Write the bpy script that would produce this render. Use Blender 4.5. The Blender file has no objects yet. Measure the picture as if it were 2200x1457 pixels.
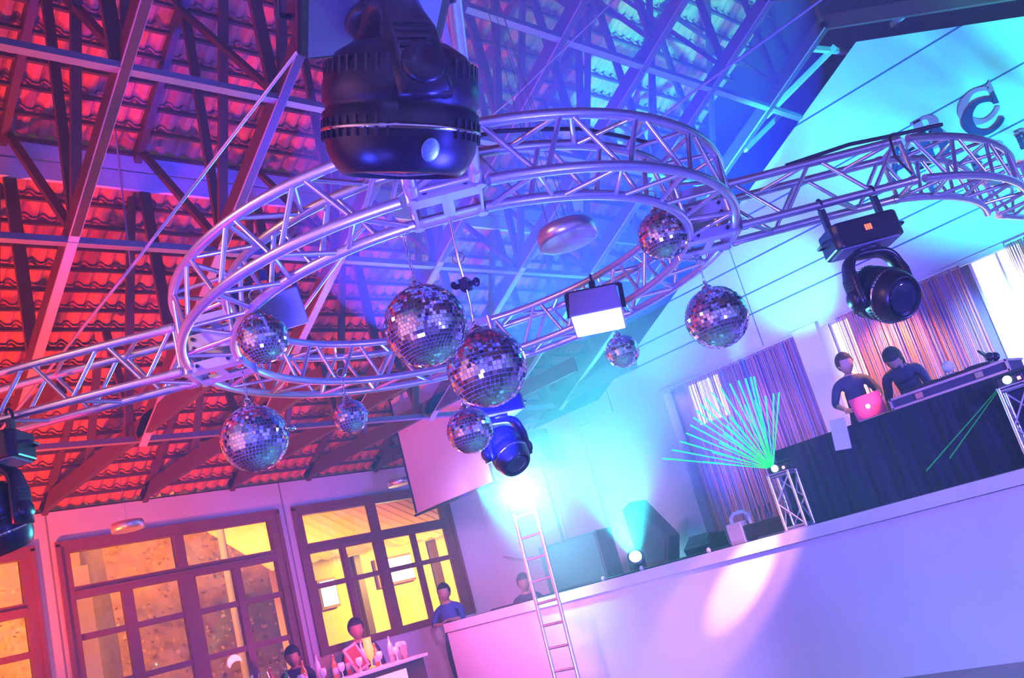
import bpy, bmesh, math, random
from mathutils import Vector, Matrix, Quaternion
random.seed(7)
S = bpy.context.scene
COL = S.collection
R = math.radians
V = Vector

# ---------------------------------------------------------------- camera (solved from the hall's own right angles)
PITCH, ROLL, YAW, FPX = 0.26020481, -0.27337761, 0.81552472, 1990.5
EYE = V((0, 0, 1.6))
fw = V((math.sin(YAW) * math.cos(PITCH), math.cos(YAW) * math.cos(PITCH), math.sin(PITCH)))
r0 = V((math.cos(YAW), -math.sin(YAW), 0))
u0 = r0.cross(fw)
rt = r0 * math.cos(ROLL) + u0 * math.sin(ROLL)
up = -r0 * math.sin(ROLL) + u0 * math.cos(ROLL)
cam_d = bpy.data.cameras.new('camera')
cam = bpy.data.objects.new('camera', cam_d)
COL.objects.link(cam)
cam_d.sensor_width = 36
cam_d.lens = FPX / 2200 * 36
cam_d.clip_start = 0.05
cam.matrix_world = Matrix(((rt.x, up.x, -fw.x, EYE.x), (rt.y, up.y, -fw.y, EYE.y), (rt.z, up.z, -fw.z, EYE.z), (0, 0, 0, 1)))
S.camera = cam

def ray(x, y):
    return fw + rt * ((x - 1100) / FPX) - up * ((y - 728.5) / FPX)
def on(x, y, ax, val):
    """the point of the plane axis=val that stands where the photograph shows (x, y)"""
    d = ray(x, y)
    return EYE + d * ((val - EYE[ax]) / d[ax])
def dep(x, y, dd):
    return EYE + ray(x, y) * dd

# ---------------------------------------------------------------- materials
MATS = {}
def mat(name, col, rough=.5, metal=0, emit=None, es=0, spec=.5, noise=None, lines=None, alpha=None, bump=None, line_col=(.03, .03, .05)):
    if name in MATS:
        return MATS[name]
    m = bpy.data.materials.new(name)
    m.use_nodes = True
    nt = m.node_tree
    b = nt.nodes['Principled BSDF']
    b.inputs['Base Color'].default_value = (*col, 1)
    b.inputs['Roughness'].default_value = rough
    b.inputs['Metallic'].default_value = metal
    b.inputs['Specular IOR Level'].default_value = spec
    if emit:
        b.inputs['Emission Color'].default_value = (*emit, 1)
        b.inputs['Emission Strength'].default_value = es
    src = None
    if noise:
        sc, amt = noise
        tc = nt.nodes.new('ShaderNodeTexCoord')
        n = nt.nodes.new('ShaderNodeTexNoise')
        n.inputs['Scale'].default_value = sc
        n.inputs['Detail'].default_value = 5
        nt.links.new(tc.outputs['Object'], n.inputs['Vector'])
        mx = nt.nodes.new('ShaderNodeMix')
        mx.data_type = 'RGBA'
        mx.inputs['A'].default_value = (*[c * (1 - amt) for c in col], 1)
        mx.inputs['B'].default_value = (*[min(1, c * (1 + amt)) for c in col], 1)
        nt.links.new(n.outputs['Fac'], mx.inputs['Factor'])
        src = mx.outputs['Result']
        nt.links.new(src, b.inputs['Base Color'])
    if lines:
        geo = nt.nodes.new('ShaderNodeNewGeometry')
        sep = nt.nodes.new('ShaderNodeSeparateXYZ')
        nt.links.new(geo.outputs['Position'], sep.inputs[0])
        acc = None
        for ax, val, w in lines:
            a = nt.nodes.new('ShaderNodeMath'); a.operation = 'SUBTRACT'
            nt.links.new(sep.outputs[ax], a.inputs[0]); a.inputs[1].default_value = val
            c = nt.nodes.new('ShaderNodeMath'); c.operation = 'ABSOLUTE'
            nt.links.new(a.outputs[0], c.inputs[0])
            d = nt.nodes.new('ShaderNodeMath'); d.operation = 'LESS_THAN'
            nt.links.new(c.outputs[0], d.inputs[0]); d.inputs[1].default_value = w
            if acc is None:
                acc = d.outputs[0]
            else:
                e = nt.nodes.new('ShaderNodeMath'); e.operation = 'MAXIMUM'
                nt.links.new(acc, e.inputs[0]); nt.links.new(d.outputs[0], e.inputs[1])
                acc = e.outputs[0]
        mx = nt.nodes.new('ShaderNodeMix'); mx.data_type = 'RGBA'
        nt.links.new(acc, mx.inputs['Factor'])
        if src is not None:
            nt.links.new(src, mx.inputs['A'])
        else:
            mx.inputs['A'].default_value = (*col, 1)
        mx.inputs['B'].default_value = (*line_col, 1)
        nt.links.new(mx.outputs['Result'], b.inputs['Base Color'])
    if bump:
        tc = nt.nodes.new('ShaderNodeTexCoord')
        n = nt.nodes.new('ShaderNodeTexNoise')
        n.inputs['Scale'].default_value = bump[0]
        nt.links.new(tc.outputs['Object'], n.inputs['Vector'])
        bp = nt.nodes.new('ShaderNodeBump')
        bp.inputs['Strength'].default_value = bump[1]
        nt.links.new(n.outputs['Fac'], bp.inputs['Height'])
        nt.links.new(bp.outputs['Normal'], b.inputs['Normal'])
    if alpha is not None:
        b.inputs['Alpha'].default_value = alpha
    MATS[name] = m
    return m

def glass_mat():
    if 'window_glass' in MATS:
        return MATS['window_glass']
    m = bpy.data.materials.new('window_glass'); m.use_nodes = True
    nt = m.node_tree; nt.nodes.clear()
    o = nt.nodes.new('ShaderNodeOutputMaterial')
    t = nt.nodes.new('ShaderNodeBsdfTransparent'); t.inputs['Color'].default_value = (.92, .94, .95, 1)
    g = nt.nodes.new('ShaderNodeBsdfGlossy'); g.inputs['Roughness'].default_value = .03
    f = nt.nodes.new('ShaderNodeFresnel'); f.inputs['IOR'].default_value = 1.5
    mx = nt.nodes.new('ShaderNodeMixShader')
    nt.links.new(f.outputs[0], mx.inputs[0]); nt.links.new(t.outputs[0], mx.inputs[1]); nt.links.new(g.outputs[0], mx.inputs[2])
    nt.links.new(mx.outputs[0], o.inputs['Surface'])
    MATS['window_glass'] = m
    return m

M = dict(
    alu=mat('aluminium_tube', (.78, .78, .8), .32, .85, noise=(40, .08)),
    plate=mat('aluminium_plate', (.75, .76, .8), .4, .7),
    edge=mat('lit_edge_tone', (.45, .42, .44), .55, noise=(5, .15)),  # light on the chord undersides put into a pale tone
    black=mat('black_plastic', (.012, .012, .018), .32, 0, spec=.6),
    dark=mat('dark_metal', (.05, .05, .06), .4, .5),
    greybox=mat('grey_painted_steel', (.35, .36, .4), .35, .2),
    wood=mat('stained_timber', (.10, .03, .018), .55, noise=(6, .3)),
    paintwood=mat('painted_timber', (.085, .03, .02), .5, noise=(5, .2)),
    tile=mat('clay_tile', (.58, .17, .09), .8, noise=(9, .35)),
    batten=mat('dark_batten', (.09, .035, .025), .7),
    purl=mat('grey_painted_timber', (.2, .18, .2), .55, noise=(5, .15)),
    board=mat('white_fascia_board', (.72, .68, .66), .6, noise=(3, .2)),
    frame=mat('window_frame_timber', (.23, .075, .05), .45, noise=(4, .2)),
    white=mat('white_paint', (.82, .8, .8), .65),
    stage=mat('white_stage_render', (.8, .78, .8), .6, noise=(2.5, .06), bump=(30, .02)),
    deck=mat('stage_deck', (.25, .22, .24), .5, noise=(5, .2)),
    floor=mat('dark_tiled_floor', (.2, .12, .1), .3, noise=(4, .4)),
    cloth=mat('black_cloth', (.007, .008, .022), .85, noise=(3, .3)),
    mirror=mat('mirror_facet', (.95, .95, .97), .04, 1),
    grout=mat('mirror_ball_core', (.5, .5, .56), .35),
    chain=mat('steel_chain', (.6, .6, .62), .3, 1),
    chrome=mat('chrome', (.85, .85, .88), .12, 1),
    screen=mat('projection_fabric', (.85, .83, .86), .7),
    skin=mat('skin', (.5, .27, .19), .55),
    hair=mat('dark_hair', (.015, .012, .012), .6),
    shirt=mat('dark_shirt', (.03, .03, .07), .8),
    shirtb=mat('blue_shirt', (.05, .06, .3), .8),
    trousers=mat('dark_trousers', (.02, .02, .03), .8),
    cyan=mat('cyan_lens', (.2, .9, 1), .3, emit=(.35, .95, 1), es=30),
    lenswhite=mat('white_lens', (1, 1, 1), .3, emit=(.85, 1, 1), es=18),
    lens=mat('dark_lens', (.02, .02, .05), .05, 0, spec=1),
)

# ---------------------------------------------------------------- mesh builder
class MB:
    def __init__(s):
        s.v = []; s.f = []; s.m = []; s.sm = []
    def add(s, vs, fs, mi=0, smooth=False):
        o = len(s.v)
        s.v += [V(p) for p in vs]
        for f in fs:
            s.f.append([i + o for i in f]); s.m.append(mi); s.sm.append(smooth)
        return s
    def box(s, c, size, rot=None, mi=0):
        x, y, z = [a / 2 for a in size]
        vs = [V((i, j, k)) for i in (-x, x) for j in (-y, y) for k in (-z, z)]
        if rot is not None:
            vs = [rot @ p for p in vs]
        vs = [p + V(c) for p in vs]
        return s.add(vs, [(0, 1, 3, 2), (4, 6, 7, 5), (0, 4, 5, 1), (2, 3, 7, 6), (0, 2, 6, 4), (1, 5, 7, 3)], mi)
    def bb(s, a, b, mi=0):
        return s.box([(a[i] + b[i]) / 2 for i in range(3)], [abs(b[i] - a[i]) for i in range(3)], None, mi)
    def beam(s, a, b, w, h, upv=(0, 0, 1), mi=0):
        a, b = V(a), V(b); d = (b - a); L = d.length; d.normalize()
        sx = d.cross(V(upv))
        if sx.length < 1e-4:
            sx = d.cross(V((1, 0, 0)))
        sx.normalize(); sz = sx.cross(d)
        rot = Matrix((sx, d, sz)).transposed()
        return s.box((a + b) / 2, (w, L, h), rot, mi)
    def path(s, pts, r, n=8, closed=False, mi=0, caps=True, smooth=True):
        pts = [V(p) for p in pts]; N = len(pts)
        rs = r if isinstance(r, (list, tuple)) else [r] * N
        rings = []; prev = None
        for i, p in enumerate(pts):
            if closed:
                t = pts[(i + 1) % N] - pts[i - 1]
            else:
                t = pts[min(i + 1, N - 1)] - pts[max(i - 1, 0)]
            t.normalize()
            if prev is None:
                a = t.cross(V((0, 0, 1)))
                if a.length < .05:
                    a = t.cross(V((1, 0, 0)))
            else:
                a = prev - t * prev.dot(t)
            a.normalize(); prev = a; b = t.cross(a)
            rings.append([p + (a * math.cos(2 * math.pi * k / n) + b * math.sin(2 * math.pi * k / n)) * rs[i] for k in range(n)])
        vs = [q for ring in rings for q in ring]; fs = []
        for i in range(N if closed else N - 1):
            j = (i + 1) % N
            for k in range(n):
                l = (k + 1) % n
                fs.append((i * n + k, i * n + l, j * n + l, j * n + k))
        s.add(vs, fs, mi, smooth)
        if not closed and caps:
            s.add(rings[0], [tuple(range(n))[::-1]], mi); s.add(rings[-1], [tuple(range(n))], mi)
        return s
    def tube(s, a, b, r, n=8, mi=0):
        return s.path([a, b], r, n, mi=mi)
    def lathe(s, prof, n=24, base=(0, 0, 0), rot=None, mi=0, smooth=True, sx=1, sy=1):
        vs = []; fs = []
        for r_, z_ in prof:
            for k in range(n):
                a = 2 * math.pi * k / n
                p = V((r_ * math.cos(a) * sx, r_ * math.sin(a) * sy, z_))
                if rot is not None:
                    p = rot @ p
                vs.append(p + V(base))
        for i in range(len(prof) - 1):
            for k in range(n):
                l = (k + 1) % n
                fs.append((i * n + k, i * n + l, (i + 1) * n + l, (i + 1) * n + k))
        if prof[0][0] > 1e-5:
            fs.append(tuple(range(n))[::-1])
        if prof[-1][0] > 1e-5:
            fs.append(tuple(range((len(prof) - 1) * n, len(prof) * n)))
        return s.add(vs, fs, mi, smooth)
    def ell(s, c, rad, nu=16, nv=10, rot=None, mi=0, p=1.0, smooth=True):
        def sg(x, e):
            return math.copysign(abs(x) ** e, x)
        vs = []; fs = []
        for i in range(nv + 1):
            th = math.pi * i / nv - math.pi / 2
            for k in range(nu):
                a = 2 * math.pi * k / nu
                q = V((rad[0] * sg(math.cos(th), p) * sg(math.cos(a), p), rad[1] * sg(math.cos(th), p) * sg(math.sin(a), p), rad[2] * sg(math.sin(th), p)))
                if rot is not None:
                    q = rot @ q
                vs.append(q + V(c))
        for i in range(nv):
            for k in range(nu):
                l = (k + 1) % nu
                fs.append((i * nu + k, i * nu + l, (i + 1) * nu + l, (i + 1) * nu + k))
        return s.add(vs, fs, mi, smooth)
    def poly(s, pts, dvec, mi=0):
        """flat outline pts (3D) given thickness dvec"""
        n = len(pts); dv = V(dvec)
        a = [V(p) for p in pts]; b = [p + dv for p in a]
        fs = [tuple(range(n))[::-1], tuple(range(n, 2 * n))] + [(i, (i + 1) % n, n + (i + 1) % n, n + i) for i in range(n)]
        return s.add(a + b, fs, mi)
    def build(s, name, m, parent=None, world=True, bevel=0, label=None):
        me = bpy.data.meshes.new(name)
        vs = s.v
        if parent is not None and world:
            inv = wm(parent).inverted()
            vs = [inv @ p for p in vs]
            org = V((0, 0, 0))
        elif parent is None and world and vs:
            lo = V([min(p[i] for p in vs) for i in range(3)]); hi = V([max(p[i] for p in vs) for i in range(3)])
            org = V(((lo.x + hi.x) / 2, (lo.y + hi.y) / 2, lo.z))
            vs = [p - org for p in vs]
        else:
            org = V((0, 0, 0))
        me.from_pydata([tuple(p) for p in vs], [], s.f)
        ms = m if isinstance(m, (list, tuple)) else [m]
        for x in ms:
            me.materials.append(x)
        me.polygons.foreach_set('material_index', s.m)
        me.polygons.foreach_set('use_smooth', s.sm)
        bm = bmesh.new(); bm.from_mesh(me); bmesh.ops.recalc_face_normals(bm, faces=bm.faces); bm.to_mesh(me); bm.free()
        me.update()
        o = bpy.data.objects.new(name, me)
        COL.objects.link(o)
        o.location = org
        if parent is not None:
            o.parent = parent
        if bevel:
            b = o.modifiers.new('bevel', 'BEVEL'); b.width = bevel; b.segments = 2; b.limit_method = 'ANGLE'
        if label:
            o['label'] = label
        return o

def wm(o):
    m = Matrix.LocRotScale(o.location, o.rotation_euler, o.scale)
    return wm(o.parent) @ m if o.parent else m

def tag(o, label=None, cat=None, group=None, kind=None):
    if label: o['label'] = label
    if cat: o['category'] = cat
    if group: o['group'] = group
    if kind: o['kind'] = kind
    return o
def thing(name, label, cat, loc=(0, 0, 0), rotz=0, group=None):
    o = bpy.data.objects.new(name, None)
    COL.objects.link(o)
    o.empty_display_size = .1
    o.location = loc; o.rotation_euler = (0, 0, rotz)
    return tag(o, label, cat, group)
def struct(o):
    o['kind'] = 'structure'
    return o
def kids(o):
    return [c for c in bpy.data.objects if c.parent == o]
def copy_tree(o, parent=None):
    c = o.copy(); COL.objects.link(c)
    if parent is not None:
        c.parent = parent
    for ch in kids(o):
        copy_tree(ch, c)
    return c

def lamp(kind, loc, color, power, target=None, size=60, blend=.5, rad=.1, name='scene_or_fill_lamp'):  # used for real sources and for added unseen fill
    d = bpy.data.lights.new(name, kind)
    d.color = color; d.energy = power
    if kind == 'SPOT':
        d.spot_size = R(size); d.spot_blend = blend; d.shadow_soft_size = rad
    elif kind == 'POINT':
        d.shadow_soft_size = rad
    elif kind == 'AREA':
        d.size = rad
    o = bpy.data.objects.new(name, d); COL.objects.link(o)
    o.location = loc
    if target is not None:
        o.rotation_euler = (V(target) - V(loc)).to_track_quat('-Z', 'Y').to_euler()
    return o
# ================================================================ the hall
YW, XG, XS, HS = 11.3, 10.2, 8.31, 1.475      # window wall, gable wall, stage front, stage height
EAVE = 3.88
YR, ZR = 3.18, 6.43                            # ridge line of the lower chords
XL = -3.2

# ---- floor
b = MB(); b.bb((XL, -5, -.1), (XG + .3, YW + .2, 0)); struct(b.build('floor', M['floor']))

# ---- window wall with three openings
W = [(0.75, 3.45, 1.9, 3.49), (3.77, 6.54, 0.12, 3.49), (6.84, 9.5, 1.5, 3.49)]
wl = mat('wall_paint', (.72, .69, .68), .65, noise=(2, .05), lines=[('X', 3.67, .012), ('X', 6.69, .012), ('X', .55, .012)], line_col=(.3, .27, .27))
b = MB()
x = XL
for (a, c, z0, z1) in W:
    b.bb((x, YW, 0), (a, YW + .22, EAVE))
    b.bb((a, YW, 0), (c, YW + .22, z0))
    b.bb((a, YW, z1), (c, YW + .22, EAVE))
    x = c
b.bb((x, YW, 0), (XG + .3, YW + .22, EAVE))
struct(b.build('wall_left', wl))

def timber_window(n, x0, x1, z0, z1, ztr, cols_top, cols, bars, cm):
    """frame with a transom row above and casements under it; cols = x of mullions, bars = z of glazing bars per bay"""
    y0, y1 = YW - .02, YW + .1
    root = thing('window_%d' % n, None, None, ((x0 + x1) / 2, YW, z0)); struct(root)
    b = MB(); w = .1
    b.bb((x0, y0, z0), (x0 + w, y1, z1)); b.bb((x1 - w, y0, z0), (x1, y1, z1))
    b.bb((x0 + w, y0, z1 - w), (x1 - w, y1, z1)); b.bb((x0 + w, y0, z0), (x1 - w, y1, z0 + w))
    b.bb((x0 - .05, y0 - .03, z1 - .03), (x1 + .05, y0, z1 + .03)); b.bb((x0 - .05, y0 - .03, z0), (x0, y0, z1)); b.bb((x1, y0 - .03, z0), (x1 + .05, y0, z1))
    b.build('window_frame', M['frame'], root)
    b = MB()
    b.bb((x0 + w, y0 + .01, ztr - .07), (x1 - w, y1 - .01, ztr + .07))
    b.bb((x0 + w, y0 - .02, ztr - .015), (x1 - w, y0 + .01, ztr + .015))
    for xx in cols_top:
        b.bb((xx - .06, y0 + .01, ztr + .07), (xx + .06, y1 - .01, z1 - w))
    b.build('transom', M['frame'], root)
    b = MB()
    for xx, ww in cols:
        b.bb((xx - ww, y0 + .02, z0 + w), (xx + ww, y1 - .02, ztr - .07))
    for xa, xb, zz in bars:
        b.bb((xa, y0 + .03, zz - .035), (xb, y1 - .03, zz + .035))
    b.build('glazing_bars', M['frame'], root)
    b = MB(); b.bb((x0 + w, YW + .05, z0 + w), (x1 - w, YW + .056, z1 - w))
    b.build('pane', glass_mat(), root)
timber_window(1, *W[0][:2], W[0][2], W[0][3], 2.84, [2.1], [(1.4, .03), (2.1, .06), (2.8, .03)], [(.85, 3.35, 2.36)], 0)
timber_window(2, *W[1][:2], W[1][2], W[1][3], 2.92, [5.17], [(4.46, .06), (5.2, .1), (5.86, .05)], [(3.87, 4.4, 2.42), (3.87, 4.4, 1.85), (4.52, 5.1, 1.85), (5.3, 5.81, 2.41), (5.91, 6.44, 2.41), (5.3, 5.81, 1.85), (5.91, 6.44, 1.85), (4.52, 5.1, 2.42)], 0)
timber_window(3, *W[2][:2], W[2][2], W[2][3], 2.92, [8.13], [(7.5, .035), (8.12, .08), (8.76, .035)], [(6.94, 9.4, 2.4)], 0)
b = MB(); b.bb((3.6, YW - .07, EAVE - .02), (XG, YW, EAVE + .02)); 

# ---- stage wall (gable) with a header over curtained openings
seams = [('Z', 5.93, .011), ('Z', 5.23, .010), ('Z', 4.70, .010), ('Z', 4.32, .009), ('Z', 4.07, .009), ('Y', 5.55, .006), ('Y', 8.1, .006)]
wg = mat('gable_paint', (.78, .78, .8), .6, noise=(1.2, .05), lines=seams, line_col=(.08, .1, .3))
b = MB()
HB = 3.635
b.poly([(XG, YW, HB), (XG, YW, EAVE), (XG, 8.28, EAVE), (XG, YR, ZR), (XG, 1.61, 5.66), (XG, -1.9, 3.9), (XG, -3.5, 3.9), (XG, -3.5, HB)], (.2, 0, 0))
struct(b.build('wall_back', wg))
b = MB()   # solid parts under the header
for y0, y1 in ((YW, 9.62), (9.6, 8.8), (8.55, 7.2), (5.08, 4.77)):
    d = 0 if y1 != 4.77 else -.12
    b.bb((XG + d + .001, y1, 0), (XG + .2, y0, HB))
b.bb((XG + .05, 8.5, 0), (XG + .2, 8.85, HB))
struct(b.build('wall_back', M['white']))
b = MB(); b.bb((XG - .03, -3.5, HB - .06), (XG, 7.2, HB)); struct(b.build('trim_1', M['white']))
# far bright windows behind the curtains
wlit = mat('lit_window', (1, 1, 1), .4, emit=(1, .96, .9), es=3.2)
def lit_window(n, y0, y1, z0, z1, bars=()):
    root = thing('window_%d' % n, None, None, (XG + .25, (y0 + y1) / 2, z0)); struct(root)
    b = MB(); b.bb((XG + .3, y0, z0), (XG + .32, y1, z1)); b.build('pane', wlit, root)
    b = MB(); w = .03
    b.bb((XG + .26, y0 - w, z0 - w), (XG + .31, y0, z1 + w)); b.bb((XG + .26, y1, z0 - w), (XG + .31, y1 + w, z1 + w))
    b.bb((XG + .26, y0, z0 - w), (XG + .31, y1, z0)); b.bb((XG + .26, y0, z1), (XG + .31, y1, z1 + w))
    for yy in bars:
        b.bb((XG + .27, yy - .012, z0), (XG + .3, yy + .012, z1))
    b.build('window_frame', M['white'], root)
lit_window(4, 6.46, 6.96, 3.05, 3.6, (6.58,))
lit_window(5, 4.53, 4.76, 1.9, 3.6)
lit_window(6, 2.55, 3.06, 1.9, 3.62, (2.8,))
b = MB(); b.bb((XG + .33, -3.5, 0), (XG + .45, 7.2, HB)); struct(b.build('wall_back', mat('far_wall', (.3, .25, .45), .7)))
b = MB(); b.bb((XG + .2, 2.62, 2.0), (XG + .24, 2.74, 2.98)); tag(b.build('door_post', M['wood']), 'narrow brown timber post in the bright gap between the curtains', 'post')

# ---- stage
stg = thing('stage', 'long white rendered stage platform running along the back wall', 'stage', (XS, 3, 0))
XE = XG - .125
b = MB(); b.bb((XS, -3.5, 0), (XE, 9.1, HS - .05)); b.bb((XS, 9.1, 0), (9.0, 10.5, HS - .05)); b.build('front_wall', M['stage'], stg)
b = MB(); b.bb((XS - .03, -3.5, HS - .05), (XE, 9.1, HS)); b.bb((XS - .03, 9.1, HS - .05), (9.03, 10.5, HS)); b.build('deck', M['deck'], stg, label='dark stage deck with a pale edge')
b = MB(); b.bb((XS - .035, -3.5, HS - .12), (XS - .004, 10.5, HS - .001)); b.build('edge_strip', M['stage'], stg)

# ---- tiled roof: courses of clay tiles on battens, a fascia step half way up
TH = .577
def tile_slope(name, x0, x1, ys, zs, ye, sgn, tw=.155, tc=.245):
    """from (ys, zs) at the low edge up to y=ye; sgn=-1 rises towards smaller y"""
    root = thing(name, None, None, ((x0 + x1) / 2, (ys + ye) / 2, zs)); struct(root)
    b = MB(); bt = MB()
    ca = math.cos(math.atan(TH)); step = tc * ca
    nc = int(abs(ye - ys) / step) + 1
    nx = int((x1 - x0) / tw)
    prof = [(0, 0), (.12, .024), (.3, .04), (.48, .024), (.6, 0), (.8, -.006)]
    for c in range(nc):
        y0 = ys + sgn * c * step; z0 = zs + c * step * TH
        y1 = y0 + sgn * step * 1.12; z1 = z0 + step * TH * 1.12 - .032
        xs = []
        for i in range(nx):
            off = .5 * tw * 0
            for px_, pz_ in prof:
                xs.append((x0 + (i + px_) * tw + off, pz_ + random.uniform(-.002, .002)))
        n = len(xs)
        vs = [(xx, y0, z0 + zz + .018) for xx, zz in xs] + [(xx, y1, z1 + zz + .018) for xx, zz in xs] + [(xx, y0, z0 + zz) for xx, zz in xs]
        fs = [(i, i + 1, n + i + 1, n + i) for i in range(n - 1)] + [(i, i + 1, 2 * n + i + 1, 2 * n + i) for i in range(n - 1)]
        b.add(vs, fs)
        bt.bb((x0, y0 - .012, z0 - .05), (x1, y0 + .022, z0 - .015))
    b.build('tile_courses', M['tile'], root)
    bt.build('battens', M['batten'], root)
YB = 7.6
ZB = EAVE + TH * (YW - YB)
tile_slope('ceiling', XL, 11.6, YW + .05, EAVE + .04, YB, -1)
tile_slope('ceiling', XL, 11.6, YB - .12, ZB + .42, YR, -1)
ZT = ZB + .42 + TH * (YB - YR)
tile_slope('ceiling', 2, 11.6, YR - 7.6, ZT - TH * 7.6, YR, 1, tw=.3)
b = MB()
for k in range(2):
    b.bb((XL, YB - .1, ZB + .02 + k * .2), (11.6, YB - .06, ZB + .2 + k * .2))
struct(b.build('trim_2', M['board']))
b = MB(); b.bb((XL - .2, -5.2, 0), (XL, YW + .2, EAVE + 1)); b.poly([(XL - .2, -4.4, 4.8), (XL - .2, YW, 4.8), (XL - .2, YR, ZT + .3)], (.2, 0, 0)); struct(b.build('wall_front', M['white']))
b = MB(); b.bb((XL, -5.2, 0), (11.6, -5, 5)); struct(b.build('wall_right', M['white']))
b = MB(); b.bb((11.6, -4, 3), (11.7, 11.5, ZT + .3)); struct(b.build('wall_back', mat('darkness_beyond_gable', (.015, .015, .03), .8)))  # near-black sheet standing for the darkness beyond the gable

# ---- scissor roof trusses
def chord_z(y):
    return ZR - .5 * abs(y - YR)
def top_z(y):
    return (EAVE + TH * (YW - y) if y > YB else ZB + .42 + TH * (YB - y)) - .1
def roof_truss(x, label, full=True):
    root = thing('roof_truss', label, 'roof truss', (x, YR, EAVE), 0, None)
    w = .065
    b = MB(); b.beam((x, 8.4, chord_z(8.4) + .07), (x, YR - .03, ZR + .07), w, .15); lc = b.build('lower_chord', M['paintwood'], root)
    b = MB(); b.beam((x, 8.4, chord_z(8.4) - .012), (x, YR, ZR - .012), w * 1.15, .014); b.build('lit_edge_strip', M['edge'], lc, label='pale strip along the underside, standing for light on it')  # added strip, its pale tone stands for light from below
    b = MB(); b.beam((x, YR + .03, ZR + .07), (x, -2.2, chord_z(-2.2) + .07), w, .15); b.build('lower_chord', M['paintwood'], root)
    b = MB(); b.beam((x, YW, EAVE + .09), (x, 6.95, EAVE + .09), w, .17); b.build('tie_beam', M['paintwood'], root)
    b = MB(); b.beam((x, YW, EAVE + .02), (x, YB, top_z(YB)), w, .14); b.beam((x, YB, top_z(YB - .01)), (x, YR, ZT - .1), w, .14)
    b.build('top_chord', M['wood'], root)
    b = MB(); b.beam((x, YR, ZT - .1), (x, -3, ZT - .1 - TH * (YR + 3)), w, .14); b.build('top_chord', M['wood'], root)
    o = x + w
    nodes = [(9.9, 9.2), (8.6, 8.9), (8.6, 7.55), (7.55, 7.55), (6.35, 7.45), (6.35, 6.2), (6.35, 5.2), (5.07, 6.2), (5.07, 5.05), (5.07, 4.1), (3.9, 4.9), (3.9, 3.9), (3.18, 3.18)]
    for yl, yt in nodes:
        zl = EAVE + .09 if yl > 8.28 else chord_z(yl) + .07
        b = MB(); dx = random.choice((-1, 1)) * .035
        th = .1 if abs(yl - yt) < .1 else .075
        b.beam((x + dx, yl, zl), (x + dx, yt, top_z(yt)), .04, th, (1, 0, 0)); b.build('web_member', M['wood'], root)
    for yl, yt in ((1.9, 1.9), (1.9, .9), (.5, .8)):
        b = MB(); b.beam((x, yl, chord_z(yl) + .07), (x, yt, ZT - .1 - TH * (YR - yt)), .04, .08, (1, 0, 0)); b.build('web_member', M['wood'], root)
    return root
tl = ['roof truss above the lamp at the near left end, farthest from the stage',
      'roof truss crossing the upper left corner of the picture',
      'roof truss whose tie beam carries the round lamp wire',
      'roof truss just behind the left side of the truss ring',
      'roof truss passing over the two large mirror balls',
      'hazy blue roof truss over the middle of the truss ring',
      'roof truss in front of the cyan lit tiles',
      'next roof truss but one from the painted gable, red brown against cyan tiles',
      'last roof truss before the painted gable, with its apex showing']
for k in range(9):
    roof_truss(9.48 - 1.165 * (8 - k), tl[k])
# struts bridging the trusses
for nm, y, xa, xb in (('purlin row crossing the upper left corner, blue lit from below', 5.07, -1, 9.5), ('purlin row below the white fascia boards, half way down the left roof slope', 6.36, -1, 9.5), ('purlin row nearest the ridge, running to the painted gable', 4.1, -1, 10.2), ('purlin row at the foot of the left roof slope', 8.5, -1, 9.5)):
    z = (chord_z(y) + .02) if y < 8.28 else EAVE + .02
    b = MB(); b.beam((xa, y, z), (xb, y, z), .07, .05); tag(b.build('purlin', M['purl']), nm, 'purlin', 'purlins tying the roof trusses')
# diagonal bracing struts in the slope, pale painted
for i, (p1, p2) in enumerate([((9.55, 4.2, 5.95), (10.15, 3.4, 6.5)), ((9.55, 3.5, 6.4), (10.9, 3.4, 6.6)), ((9.6, 4.6, 5.75), (10.9, 4.5, 6.5)), ((9.5, 2.2, 6.1), (10.7, 2.9, 6.6)), ((9.5, 2.0, 5.9), (10.6, 1.8, 6.3))]):
    b = MB(); b.beam(p1, p2, .05, .06); tag(b.build('brace', M['board']), ['short pale brace beside the gable apex', 'upper pale brace left of the gable apex', 'longest pale brace left of the gable apex', 'pale brace right of the gable apex', 'lowest pale brace right of the gable apex'][i], 'brace', None)
# cable stays
def cable(name, pts, label, cat='cable', r=.006, m='greybox'):
    b = MB(); b.path(pts, r, 6); return tag(b.build(name, M[m]), label, cat)
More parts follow.
